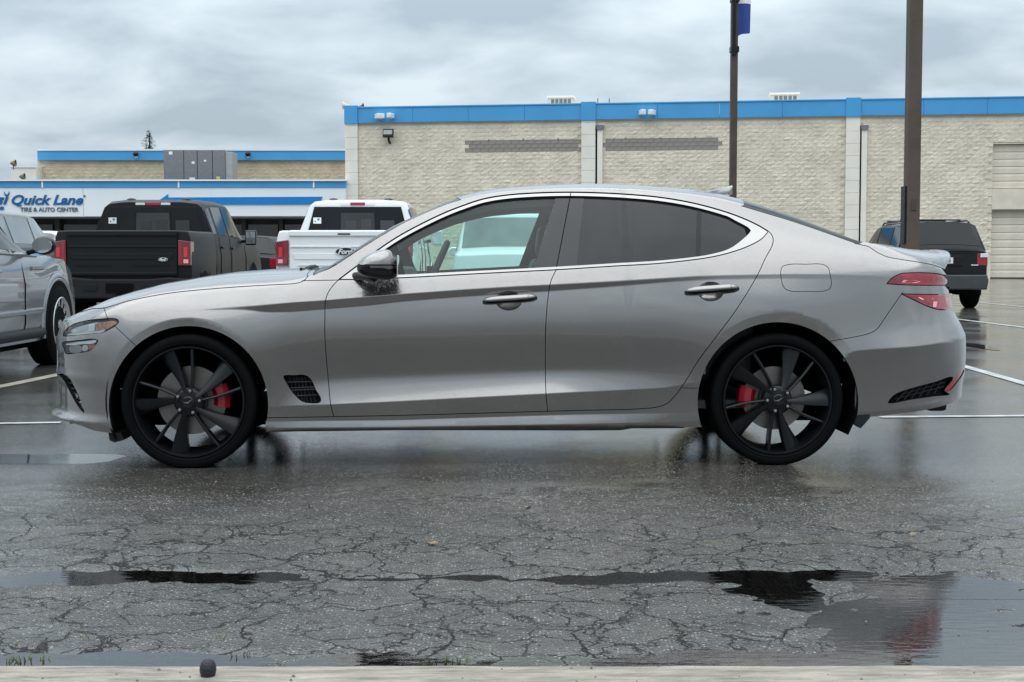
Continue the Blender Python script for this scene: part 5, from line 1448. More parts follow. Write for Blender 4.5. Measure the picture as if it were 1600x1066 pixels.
# lettering
M['sign_blue'] = simple('sign_blue', (.0, .11, .30), .4)
M['sign_grey'] = simple('sign_slate', (.10, .16, .22), .45)
def sign(txt, px0, px1, py_base, cap_px, mat, shear, bold):
    me = text_mesh(txt, 1.0, shear, bold, .02); co = np.array([v.co for v in me.vertices]); w = co[:, 0].max()-co[:, 0].min()
    cap = .70
    p0, p1 = L(px0, py_base, YL-.6), L(px1, py_base, YL-.6); sx = (p1[0]-p0[0])/w; sz = (cap_px/FPX*(YL-.6))/cap
    o = link('lettering', me, shop, mat); o.rotation_euler = (math.pi/2, 0, 0); o.scale = (sx, sz, 1)
    o.location = (p0[0]-ox-co[:, 0].min()*sx, YL-.63-shop.location.y, p0[2]); return o
sign('Quick Lane', 18.5, 130.5, 319.5, 14.5, M['sign_blue'], .32, .028)
sign('TIRE & AUTO CENTER', 32, 123, 330.5, 6.2, M['sign_grey'], 0, .016)
sign('®', 131, 134, 308, 3, M['sign_grey'], 0, 0)
# wrench mark left of the lettering
mb = MB(); 
def SP_(px, py): p = L(px, py, YL-.6); return (p[0]-ox, p[2])
mb.prism([SP_(*q) for q in ((7,299.5),(8.5,303),(11,304.5),(13,303),(14.5,299),(15,302.5),(13.5,306),(12,307.5),(10,307.5),(8,305.5),(7,302.5))], oy, oy+.05, 'y')
mb.prism([SP_(*q) for q in ((10.2,307),(13.8,308.5),(9,320),(5.5,319))], oy, oy+.05, 'y')
mb.prism([SP_(*q) for q in ((-4,312),(2,308),(7,309),(6,312.5),(3,313),(4.5,316),(2,320),(-4,320))], oy, oy+.05, 'y')
mb.prism([SP_(*q) for q in ((0,324.5),(3,322.5),(6,323.5),(6.5,326.5),(3.5,328.5),(0,328))], oy, oy+.05, 'y')
mb.build('wrench_emblem', M['sign_blue'], shop)
# bays under the canopy
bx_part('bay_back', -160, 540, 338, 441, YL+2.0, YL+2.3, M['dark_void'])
bx_part('bay_soffit', -160, 540, 338.6, 341, YL-.5, YL+2.0, M['grey_metal'])
for a, b in ((-20, 33), (42, 82), (98, 152), (345, 378), (384, 434), (444, 505)):
    bx_part('bay_door', a, b, 351, 440, YL+1.8, YL+1.95, simple('bay_glass', (.012, .014, .018), .12, coat=.5))
    for q in (370, 388, 406): bx_part('door_rail', a, b, q, q+1.6, YL+1.76, YL+1.8, M['grey_metal'])
for px in (36, 90, 156, 340, 381, 439): bx_part('column', px-2.5, px+2.5, 341, 440, YL+1.4, YL+1.7, simple('dark_column', (.05, .05, .052), .6))
bx_part('end_wall', 505, 541, 341, 440, YL+1.4, YL+1.7, M['pilaster'])
# raised block storey behind the canopy
YU = 83.0
up = thing('block_storey', 'tan block storey with a blue band behind the white canopy', 'building', (L(58, 300, YU)[0], YU, 0))
def up_part(name, px0, px1, py0, py1, y0, y1, mat):
    a, b = L(px0, py1, y0), L(px1, py0, y0); mb = MB(); mb.bbox(a[0]-up.location.x, b[0]-up.location.x, y0-YU, y1-YU, a[2], b[2]); return mb.build(name, mat, up, None, .0)
M['tan_block'] = simple('tan_block', (.60, .50, .35), .9, var=.14, scale=1.2, bump=.9, bscale=6)
a, b = L(58, 290, YU), L(548, 250.5, YU); k = 0; VB = []; FB = []
zz0 = 0.0
mb = MB(); mb.bbox(0, b[0]-a[0], .1, 8, 0, b[2]); mb.build('wall_core', M['tan_block'], up)
for c in range(int(a[2]/.203), int(b[2]/.203)+1):
    u = -.2*(c % 2)
    while u < b[0]-a[0]:
        u0, u1 = max(0, u), min(u+.406, b[0]-a[0]); u += .406
        if u1-u0 < .05: continue
        p, f = block_shape(u0, c*.203, u1-u0, min(.203, b[2]-c*.203), RNG); k = len(VB); VB += p; FB += [tuple(i+k for i in q) for q in f]
o = pydata('split_face_blocks', VB, FB, M['tan_block'], up); o['kind'] = 'stuff'
for a_, b_ in ((58.5, 200), (200.3, 372), (372.3, 541)): up_part('roof_band_panel', a_, b_, 235.5, 250.5, YU-.15, YU+.6, M['blue'])
up_part('coping', 57.5, 541, 233, 235.5, YU-.2, YU+.7, M['white_panel'])
for px, lab in ((213, 'small dark dome light on the blue band near the conifer tip'), (388, 'small dark dome light on the blue band right of the grey rooftop unit')):
    t = thing('dome_light', lab, 'light', L(px, 244, YU-.2), 0, 'dome lights on the blue band')
    mb = MB(); mb.ellipsoid((0, -.12, .1), (.16, .16, .14), 12, 8); mb.build('shade', M['black_satin'], t, 60)
    mb = MB(); mb.bbox(-.06, .06, -.1, .05, -.12, .05); mb.build('lens', M['white_plastic'], t)
t = thing('parapet_block', 'pale plain parapet wall beside the tan block storey', 'wall', L(18, 290, 82.))
mb = MB(); w = L(57, 290, 82.)[0]-t.location.x; mb.bbox(0, w, 0, 3, -4, L(30, 262, 82.)[2]-t.location.z); mb.build('wall_panel', M['pilaster'], t)
mb = MB(); mb.bbox(-.1, w, -.06, 3, L(30, 262, 82.)[2]-t.location.z, L(30, 260, 82.)[2]-t.location.z); mb.build('coping', M['white_panel'], t)
for px, py, lab in ((21, 258, 'small tan floodlight on the pale parapet corner'), (35, 279, 'small dark floodlight at the foot of the pale parapet')):
    t = thing('parapet_light', lab, 'light', L(px, py, 80.)); mb = MB(); mb.lathe([(.01, -.2), (.1, -.1), (.2, .12), (.17, .12)], axis='x', n=12, c=(0, 0, .1)); mb.build('shade', simple('tan_shade', (.2, .15, .08), .5), t, 50)
    mb = MB(); mb.tube([(0, 0, -.25), (0, 0, .1)], .04, 6); mb.build('stem', M['grey_metal'], t, 60)
# big grey rooftop unit
YR = 79.0; p0, p1 = L(256, 283, YR), L(351, 234.5, YR)
t = thing('rooftop_unit', 'large dark grey rooftop air handler on the tire shop roof', 'air conditioner', (p0[0], YR, p0[2]-.3)); w, h = p1[0]-p0[0], p1[2]-p0[2]+.3
mb = MB(); mb.bbox(0, w, 0, 1.8, 0, h); mb.build('cabinet', M['grey_metal'], t, None, .02)
for f in (.33, .55, .8): 
    mb = MB(); mb.bbox(w*f-.012, w*f+.012, -.015, .0, .05, h-.03); mb.build('panel_seam', M['black_satin'], t)
mb = MB(); mb.bbox(w+.005, w+.38, .1, 1.7, .0, h-.1); mb.build('side_cowl', simple('mid_grey', (.34, .34, .33), .5), t, None, .03)
for x, z, s in ((.3, h-.25, .2), (w*.46, h*.62, .16), (w*.42, .25, .3), (w*.66, h*.68, .12)):
    mb = MB(); mb.bbox(x, x+s, -.02, .0, z, z+s*.8); mb.build('plate', M['white_plastic'], t)
mb = MB(); mb.bbox(w*.86, w*.92, -.02, .0, .05, .55); mb.build('warning_label', simple('yellow_label', (.6, .5, .1), .5), t)
# ---- treetop and bare twigs behind the roofs
def conifer(px, py_top, py_base, Y, lab):
    p = at(px, py_base, Y); q = at(px, py_top, Y); t = thing('conifer_tree', lab, 'tree', (p[0], Y, 0)); H_ = q[2]
    mb = MB(); mb.tube([(0, 0, 0), (0, 0, H_*.6), (.05, 0, H_*.98)], [.28, .16, .03], 8); mb.build('trunk', simple('bark', (.07, .05, .04), .9), t, 60)
    V = []; F = []; r = random.Random(5)
    for k in range(2600):
        f = r.random()**.8; z = H_-f*4.2; rad = (.12+f*1.25)*(.75+.5*math.sin(z*5.2+r.random()*.6))*math.sqrt(r.random())
        a = r.random()*6.283; x, y = rad*math.cos(a), rad*math.sin(a); s = .07+.08*r.random(); tl = r.uniform(-.5, .2)
        i = len(V); n1 = (math.cos(a), math.sin(a)); V += [(x-n1[1]*s*.4, y+n1[0]*s*.4, z), (x+n1[1]*s*.4, y-n1[0]*s*.4, z), (x+n1[0]*s*1.6, y+n1[1]*s*1.6, z+s*tl)]; F.append((i, i+1, i+2))
    pydata('crown', V, F, simple('needles', (.035, .06, .03), .7, var=.4, scale=2), t)
conifer(233, 204, 233, 95., 'dark green conifer tip showing above the blue roof band')
def bare_tree(px, py, Y, lab, n=14):
    p = at(px, py, Y); t = thing('bare_tree', lab, 'tree', (p[0], Y, 0)); H_ = p[2]; r = random.Random(px)
    mb = MB(); mb.tube([(0, 0, 0), (0, 0, H_*.7)], [.2, .1], 7); mb.build('trunk', simple('grey_bark', (.12, .11, .1), .9), t, 60)
    mb = MB()
    for k in range(n*4):
        a = r.random()*6.283; z0 = H_*r.uniform(.55, .78); L_ = r.uniform(.6, 1.6); x1, y1, z1 = math.cos(a)*L_*.8, math.sin(a)*L_*.8, min(z0+L_, H_*1.0)
        mb.tube([(0, 0, z0), (x1*.5, y1*.5, (z0+z1)/2), (x1, y1, z1)], [.04, .025, .01], 4)
    mb.build('crown', simple('twig', (.14, .12, .11), .9), t, 60)
bare_tree(8, 262, 98., 'bare grey treetop beyond the pale parapet'); bare_tree(256, 227, 99., 'bare twigs rising behind the grey rooftop air handler')
# ------------------------------------------------------------------ parked vehicles (local: x to the right, y forward = away from the camera)
def cr(t, K):
    """Catmull-Rom through key rows; t in 0..len-1"""
    n = len(K); i = int(min(max(math.floor(t), 0), n-2)); f = t-i
    p0, p1, p2, p3 = K[max(i-1, 0)], K[i], K[i+1], K[min(i+2, n-1)]
    return p1+.5*f*((p2-p0)+f*((2*p0-5*p1+4*p2-p3)+f*(3*(p1-p2)+p3-p0)))
class Loft:
    """body shell from stations along y; every station is the right half of the outline, bottom to top"""
    def __init__(self, st, sub=4, lin=True):
        Y = np.array([s[0] for s in st], float); R = np.array([s[1] for s in st], float)
        self.Y, self.R = Y, R
    def pt(self, k, m):
        """k station coordinate, m outline coordinate (floats), straight interpolation"""
        k0 = int(min(max(math.floor(k), 0), len(self.Y)-2)); m0 = int(min(max(math.floor(m), 0), self.R.shape[1]-2)); fk, fm = k-k0, m-m0
        a = self.R[k0, m0]*(1-fm)+self.R[k0, m0+1]*fm; b = self.R[k0+1, m0]*(1-fm)+self.R[k0+1, m0+1]*fm
        p = a*(1-fk)+b*fk; return np.array([p[0], self.Y[k0]*(1-fk)+self.Y[k0+1]*fk, p[1]])
    def nrm(self, k, m):
        e = .05; a = self.pt(k+e, m)-self.pt(k-e, m); b = self.pt(k, m+e)-self.pt(k, m-e); n = np.cross(a, b); l = np.linalg.norm(n)
        n = n/l if l > 1e-9 else np.array([1., 0, 0]); 
        return n if n[0]+n[2]*.6 >= -1e-6 else -n
    def shell(self, name, mat, parent, bevel=.03):
        n, m = self.R.shape[:2]; V = []; F = []
        for k in range(n):
            for q in range(m): V.append((self.R[k, q, 0], self.Y[k], self.R[k, q, 1]))
            for q in range(m-1, -1, -1): V.append((-self.R[k, q, 0], self.Y[k], self.R[k, q, 1]))
        w = 2*m
        for k in range(n-1):
            for q in range(w): F.append((k*w+q, k*w+(q+1) % w, (k+1)*w+(q+1) % w, (k+1)*w+q))
        F.append(tuple(range(w))[::-1]); F.append(tuple((n-1)*w+q for q in range(w)))
        mb = MB(); mb.add(V, F); return mb.build(name, mat, parent, 42, bevel, 3)
    def pane(self, name, mat, parent, k0, k1, m0, m1, off=.006, side=1, n=6, ins=(0, 0, 0, 0)):
        """patch laid on the shell between station/outline coordinates; ins shifts the k of the four corners"""
        G = []
        for a in np.linspace(0, 1, n):
            row = []
            for b in np.linspace(0, 1, n):
                ka = (k0+ins[0])*(1-b)+(k0+ins[1])*b; kb = (k1+ins[2])*(1-b)+(k1+ins[3])*b
                k = ka*(1-a)+kb*a; m = m0*(1-b)+m1*b; p = self.pt(k, m)+self.nrm(k, m)*off; row.append((p[0]*side, p[1], p[2]))
            G.append(row)
        mb = MB(); mb.grid(G); return mb.build(name, mat, parent, 60)
def wheel_simple(parent, x, y, r, w, side, rim_mat, spokes=10, turbine=False):
    mb = MB(); mb.lathe([(r*.68, -w/2+.01), (r*.74, -w/2-.006), (r*.9, -w/2), (r, -w/2+.03), (r, w/2-.03), (r*.9, w/2), (r*.66, w/2)], axis='x', n=40)
    t = mb.build('wheel', M['rubber'], parent, 40); t.location = (x, y, r)
    s = side; mb = MB(); mb.lathe([(r*.7, s*(w/2+.004)), (r*.68, s*(w/2+.01)), (r*.64, s*(w/2-.005)), (r*.62, s*(w/2-.06)), (r*.6, -s*w*.3)], axis='x', n=36); mb.build('rim', rim_mat, t, 40)
    mb = MB(); mb.lathe([(.001, s*(w/2-.07)), (r*.62, s*(w/2-.075))], axis='x', n=30); mb.build('brake_shadow', M['black_gap'], t)
    for k in range(spokes):
        a = 2*math.pi*k/spokes; sw = .35 if turbine else 0
        mb = MB(); G = []
        for f in np.linspace(0, 1, 5):
            rr = r*(.10+.56*f); aa = a+sw*f; wd = (.10+.05*f)*r*.5
            G.append([(s*(w/2-.012-.02*(1-f)), rr*math.cos(aa)+u*wd*-math.sin(aa), rr*math.sin(aa)+u*wd*math.cos(aa)) for u in (-1, 1)]+[(s*(w/2-.06), rr*math.cos(aa)+u*wd*-math.sin(aa), rr*math.sin(aa)+u*wd*math.cos(aa)) for u in (1, -1)])
        G = [g+[g[0]] for g in G]; mb.grid(G); mb.build('spoke', rim_mat, t, 40)
    mb = MB(); mb.lathe([(.001, s*(w/2-.005)), (r*.12, s*(w/2-.008)), (r*.14, s*(w/2-.06))], axis='x', n=20); mb.build('hub', rim_mat, t, 40)
    return t
def arch(parent, x, y, zc, r, side, mat, well=True, th=.035):
    pts = [(x+side*.0, y+r*math.cos(a), zc+r*math.sin(a)) for a in np.linspace(-.25, math.pi+.25, 26)]
    mb = MB(); mb.tube(pts, th*.5, 8); mb.build('arch_trim', mat, parent, 60)
    if well:
        mb = MB(); mb.prism([(p[1], p[2]) for p in pts], x-side*.32, x+side*.012, 'x'); mb.build('wheel_well', M['black_gap'], parent)
def tail_lamp(parent, poly, y0, y1, mat, name='tail_light'):
    mb = MB(); mb.prism(poly, y0, y1, 'y'); return mb.build(name, mat, parent, None, .012)
def oval_badge(parent, c, w, h, base, rimm, txt, nrm_y=-1):
    mb = MB(); n = 36
    mb.prism([(c[0]+w*math.cos(a), c[2]+h*math.sin(a)) for a in np.linspace(0, 2*math.pi, n, endpoint=False)], c[1]-.012, c[1], 'y'); bd = mb.build('badge', rimm, parent)
    mb = MB(); mb.prism([(c[0]+w*.9*math.cos(a), c[2]+h*.84*math.sin(a)) for a in np.linspace(0, 2*math.pi, n, endpoint=False)], c[1]-.017, c[1]-.0125, 'y'); mb.build('badge_face', base, bd)
    me = text_mesh(txt, h*1.55, .35, .004, .002); co = np.array([v.co for v in me.vertices]); cx, cy = (co[:, 0].min()+co[:, 0].max())/2, (co[:, 1].min()+co[:, 1].max())/2
    k = min(1.0, 1.5*w/(co[:, 0].max()-co[:, 0].min()))
    o = link('badge_lettering', me, bd, rimm); o.rotation_euler = (math.pi/2, 0, 0); o.scale = (k, k, 1); o.location = (c[0]-cx*k, c[1]-.020, c[2]-cy*k)
M['glass_car'] = simple('dark_car_glass', (.008, .010, .012), .08, var=.3, scale=2, spec=.35)
M['glass_soft'] = simple('pale_car_glass', (.10, .13, .14), .06, coat=1.0, var=.4, scale=3)
M['paint_black'] = car_paint('black_paint', (.005, .006, .0075), metal=.0, rough=.42, drops=.2, coat=0)
M['paint_charcoal'] = car_paint('charcoal_paint', (.008, .009, .010), metal=.0, rough=.14, drops=.2, coat=0)
M['paint_white'] = car_paint('white_paint', (.80, .81, .82), metal=.0, rough=.35, drops=.3)
M['paint_grey'] = car_paint('grey_blue_paint', (.30, .32, .345), metal=.85, rough=.32, drops=.4)
for k_ in ('paint_black', 'paint_charcoal'): M[k_].node_tree.nodes['Principled BSDF'].inputs['Specular IOR Level'].default_value = .3
M['alloy'] = simple('bright_alloy', (.62, .63, .64), .25, metal=.9)
M['badge_white'] = simple('badge_silver', (.78, .8, .8), .25, metal=.3)
M['badge_black'] = simple('badge_black', (.012, .014, .02), .25)
M['sticker'] = simple('paper_sticker', (.82, .84, .84), .6)
M['plate_white'] = simple('plate_white', (.7, .71, .7), .5)

def pickup(X, Y, paint, label, dark, badge_x):
    t = thing('pickup_truck', label, 'pickup', (X, Y, 0), 0, 'pickups parked facing the shop')
    lower = M['black_plastic'] if dark else M['chrome']
    # bed
    Lf = Loft([(0, [(.80,.60),(.985,.62),(1.0,.80),(1.005,1.02),(.985,1.30),(.955,1.395),(.90,1.405)]), (1.0, [(.80,.56),(.99,.58),(1.01,.80),(1.015,1.02),(.99,1.30),(.96,1.40),(.90,1.41)]), (1.74, [(.80,.52),(.99,.54),(1.0,.80),(1.01,1.02),(.985,1.31),(.955,1.41),(.90,1.42)])])
    Lf.shell('bed', paint, t, .025)
    # cab and front
    def ring(z0, belt, zr, zt_, wr, w=.995): return [(.78,z0),(.97,z0+.02),(w,z0+.25),(w+.005,belt-.28),(w-.03,belt),(wr+.015,zr),(wr-.06,zt_-.02),(wr-.30,zt_+.008)]
    C = Loft([(1.79, ring(.50,1.31,1.80,1.88,.755)), (1.98, ring(.48,1.31,1.85,1.925,.76)), (2.9, ring(.47,1.30,1.88,1.955,.765)), (3.65, ring(.47,1.29,1.87,1.945,.76)), (4.02, ring(.47,1.28,1.80,1.87,.745)), (4.70, ring(.47,1.26,1.29,1.315,.78)), (5.30, ring(.48,1.22,1.25,1.29,.80)), (5.78, ring(.50,1.12,1.16,1.20,.80)), (5.88, ring(.55,1.02,1.06,1.10,.74,.93))])
    C.shell('cab', paint, t, .03)
    # rear window on the slanted back of the cab
    zb, zt2 = 1.40, 1.815
    def back(name, x0, x1, za, zc, mat, y=-.004, ins=0.0, d=.012):
        mb = MB(); mb.prism([(-x0, za), (x0, za), (x1, zc), (-x1, zc)], 1.79+y-d, 1.79+y, 'y'); return mb.build(name, mat, t, None, .004)
    back('rear_window', .80, .685, zb-.02, zt2, M['glass_car'])
    mb = MB(); mb.prism([(-.27, 1.42), (.27, 1.42), (.26, 1.72), (-.26, 1.72)], 1.765, 1.772, 'y'); sl = mb.build('sliding_pane', simple('slider_glass', (.012, .014, .016), .04, coat=1), t)
    for x in (-.275, .275): 
        mb = MB(); mb.bbox(x-.008, x+.008, 1.762, 1.774, 1.41, 1.73); mb.build('slider_post', M['black_satin'], sl)
    for x0_, x1_, z0_, z1_ in ((-.2, -.02, 1.46, 1.60), (.05, .22, 1.44, 1.62), (.36, .58, 1.44, 1.60)):   # head restraints seen through the glass
        mb = MB(); mb.bbox(x0_, x1_, 1.756, 1.764, z0_, z1_); mb.build('head_restraint', simple('dim_rest', (.035, .038, .04), .7), t, None, .003)
    mb = MB(); mb.bbox(-.70, -.575, 1.762, 1.770, 1.55, 1.645); stk = mb.build('sticker', M['sticker'], t)
    mb = MB(); mb.bbox(-.68, -.66, 1.7605, 1.7618, 1.575, 1.595); mb.bbox(-.635, -.60, 1.7605, 1.7618, 1.60, 1.63); mb.build('sticker_print', M['sign_grey'], t)
    mb = MB(); mb.bbox(-.115, .115, 1.775, 1.80, 1.835, 1.885); bl = mb.build('brake_light', M['lamp_red'], t, None, .006)
    for x in (-.20, .20):
        mb = MB(); mb.bbox(x-.075, x+.075, 1.778, 1.80, 1.842, 1.88); mb.build('cargo_light', M['white_plastic'], bl, None, .006)
    for x in (-.42, .46):
        mb = MB(); mb.ellipsoid((x, 2.1, 1.935), (.075, .12, .03), 12, 8); mb.build('roof_nub', M['black_satin'], t, 60)
    for s in (1, -1):
        C.pane('side_window', M['glass_car'], t, 1.25, 2.05, 4.12, 4.93, .006, s, ins=(0, .05, 0, 0)); C.pane('side_window', M['glass_car'], t, 2.17, 3.9, 4.12, 4.93, .006, s, ins=(0, 0, .55, -.25))
        C.pane('quarter_window', M['glass_car'], t, .25, 1.1, 4.15, 4.9, .006, s)
        for k in (1.17, 2.11, 4.35): 
            pts = [C.pt(k, m)+C.nrm(k, m)*.004 for m in (1.0, 2.0, 3.0, 4.05)]; mb = MB(); mb.tube([(p[0]*s, p[1], p[2]) for p in pts], .006, 5); mb.build('door_seam', M['black_gap'], t)
        for k in (1.5, 2.5):
            p = C.pt(k, 3.55); mb = MB(); mb.box((s*(p[0]+.02), p[1]-.15, p[2]), (.035, .2, .035)); mb.build('door_handle', paint, t, None, .012)
        mb = MB(); mb.box((s*1.13, 4.05, 1.36), (.20, .10, .26)); mi = mb.build('side_mirror', M['black_gloss'] if dark else paint, t, None, .03)
        mb = MB(); mb.box((s*1.13, 3.996, 1.36), (.16, .006, .21)); mb.build('mirror_glass', M['chrome_hard'], mi)
        mb = MB(); mb.tube([(s*.96, 4.1, 1.30), (s*1.08, 4.06, 1.31)], .03, 8); mb.build('mirror_arm', M['black_satin'], t, 60)
        for y in (.88, 4.92):
            arch(t, s*.992, y, .46, .475, s, M['black_plastic'] if dark else paint); wheel_simple(t, s*.895, y, .41, .28, s, M['alloy'] if not dark else M['wheel_black'], 6)
        p = [(s*.985, y_, .52) for y_ in (1.45, 4.3)]; mb = MB(); mb.tube([(s*1.0, 1.45, .47), (s*1.0, 4.35, .47)], .05, 8); mb.build('running_board', M['black_plastic'], t, 60)
        # tail lamps wrap round the corner
        x0, x1 = (.815, 1.0) if s > 0 else (-1.0, -.815)
        lamp = tail_lamp(t, [(x0, .895), (x1, .895), (x1+.0*s, 1.10), (x1-s*.0, 1.245), (x0, 1.27)] if s > 0 else [(x0, .895), (x1, .895), (x1, 1.27), (x0, 1.245), (x0, 1.10)], -.055, .18, M['lamp_red_dark'])
        mb = MB(); mb.bbox(min(s*.835, s*.875), max(s*.835, s*.875), -.062, -.05, .92, 1.22); mb.build('lamp_bar', M['lamp_red'], lamp, None, .004)
        mb = MB(); mb.bbox(min(s*.90, s*.955), max(s*.90, s*.955), -.062, -.05, 1.02, 1.16); mb.build('lamp_core', simple('bright_red', (.65, .02, .035), .15, coat=1), lamp, None, .004)  # core in a brighter red than the lens round it
        mb = MB(); mb.bbox(min(s*.895, s*.965), max(s*.895, s*.965), -.062, -.05, .93, .985); mb.build('reverse_lamp', M['lamp_red_light'], lamp, None, .004)
    # tailgate with its stamped relief
    mb = MB(); mb.prism([(-.80,.74),(.80,.74),(.80,1.26),(.81,1.37),(.79,1.41),(-.79,1.41),(-.81,1.37),(-.80,1.26)], -.045, -.005, 'y'); tg = mb.build('tailgate', paint, t, None, .012)
    mb = MB(); mb.prism([(-.80,1.325),(.80,1.325),(.815,1.40),(-.815,1.40)], -.075, -.046, 'y'); mb.build('spoiler_edge', paint, tg, None, .012)
    mb = MB(); mb.prism([(-.79,1.16),(.79,1.16),(.78,1.185),(-.78,1.185)], -.062, -.046, 'y'); mb.build('upper_rib', paint, tg, None, .006)
    mb = MB(); mb.prism([(-.72,.985),(.72,.985),(.76,1.075),(-.76,1.075)], -.056, -.046, 'y'); mb.build('centre_rib', paint, tg, None, .005)
    mb = MB(); mb.prism([(-.79,.76),(.79,.76),(.79,.80),(-.79,.80)], -.06, -.046, 'y'); mb.build('lower_rib', paint, tg, None, .006)
    mb = MB(); mb.bbox(-.09, .09, -.082, -.074, 1.345, 1.365); mb.build('gate_handle', M['black_satin'], tg)
    for x in (-.42, .42):
        mb = MB(); mb.bbox(x-.26, x+.26, -.06, -.046, .895, .905); mb.build('stamped_line', paint, tg)
    oval_badge(tg, (badge_x[0], -.058, badge_x[1]), badge_x[2], badge_x[2]*.42, M['badge_black'], M['badge_white'], 'Ford')
    # bumper
    mb = MB(); mb.prism([(-.98,.46),(-.6,.42),(.6,.42),(.98,.46),(1.0,.70),(.70,.725),(.40,.70),(-.40,.70),(-.70,.725),(-1.0,.70)], -.20, -.02, 'y'); bp_ = mb.build('rear_bumper', lower, t, None, .02)
    mb = MB(); mb.bbox(-.20, .20, -.212, -.199, .50, .64); mb.build('plate_recess', M['black_gap'], bp_)
    for x in (-.42, .42):
        mb = MB(); mb.bbox(x-.10, x+.10, -.21, -.199, .53, .62); mb.build('step_pad', M['black_satin'], bp_, None, .005)
    mb = MB(); mb.bbox(-.05, .05, -.24, 0, .40, .50); mb.build('tow_hitch', M['black_gap'], t)
    mb = MB(); mb.bbox(-.75, .75, .05, 5.4, .36, .52); mb.build('chassis', M['black_gap'], t)
    C.pane('windshield', M['glass_car'], t, 4.05, 4.95, 5.1, 7.0, .006, 1); C.pane('windshield', M['glass_car'], t, 4.05, 4.95, 5.1, 7.0, .006, -1)
    return t
Yt = 20.75
bt = pickup((-6.69-4.66)/2, Yt, M['paint_black'], 'black pickup truck with a dark bumper and small oval tailgate badge', True, (.60, .985, .068))
pickup(-2.44, Yt, M['paint_white'], 'white pickup truck with a large oval badge in the middle of its tailgate', False, (.02, 1.10, .155))

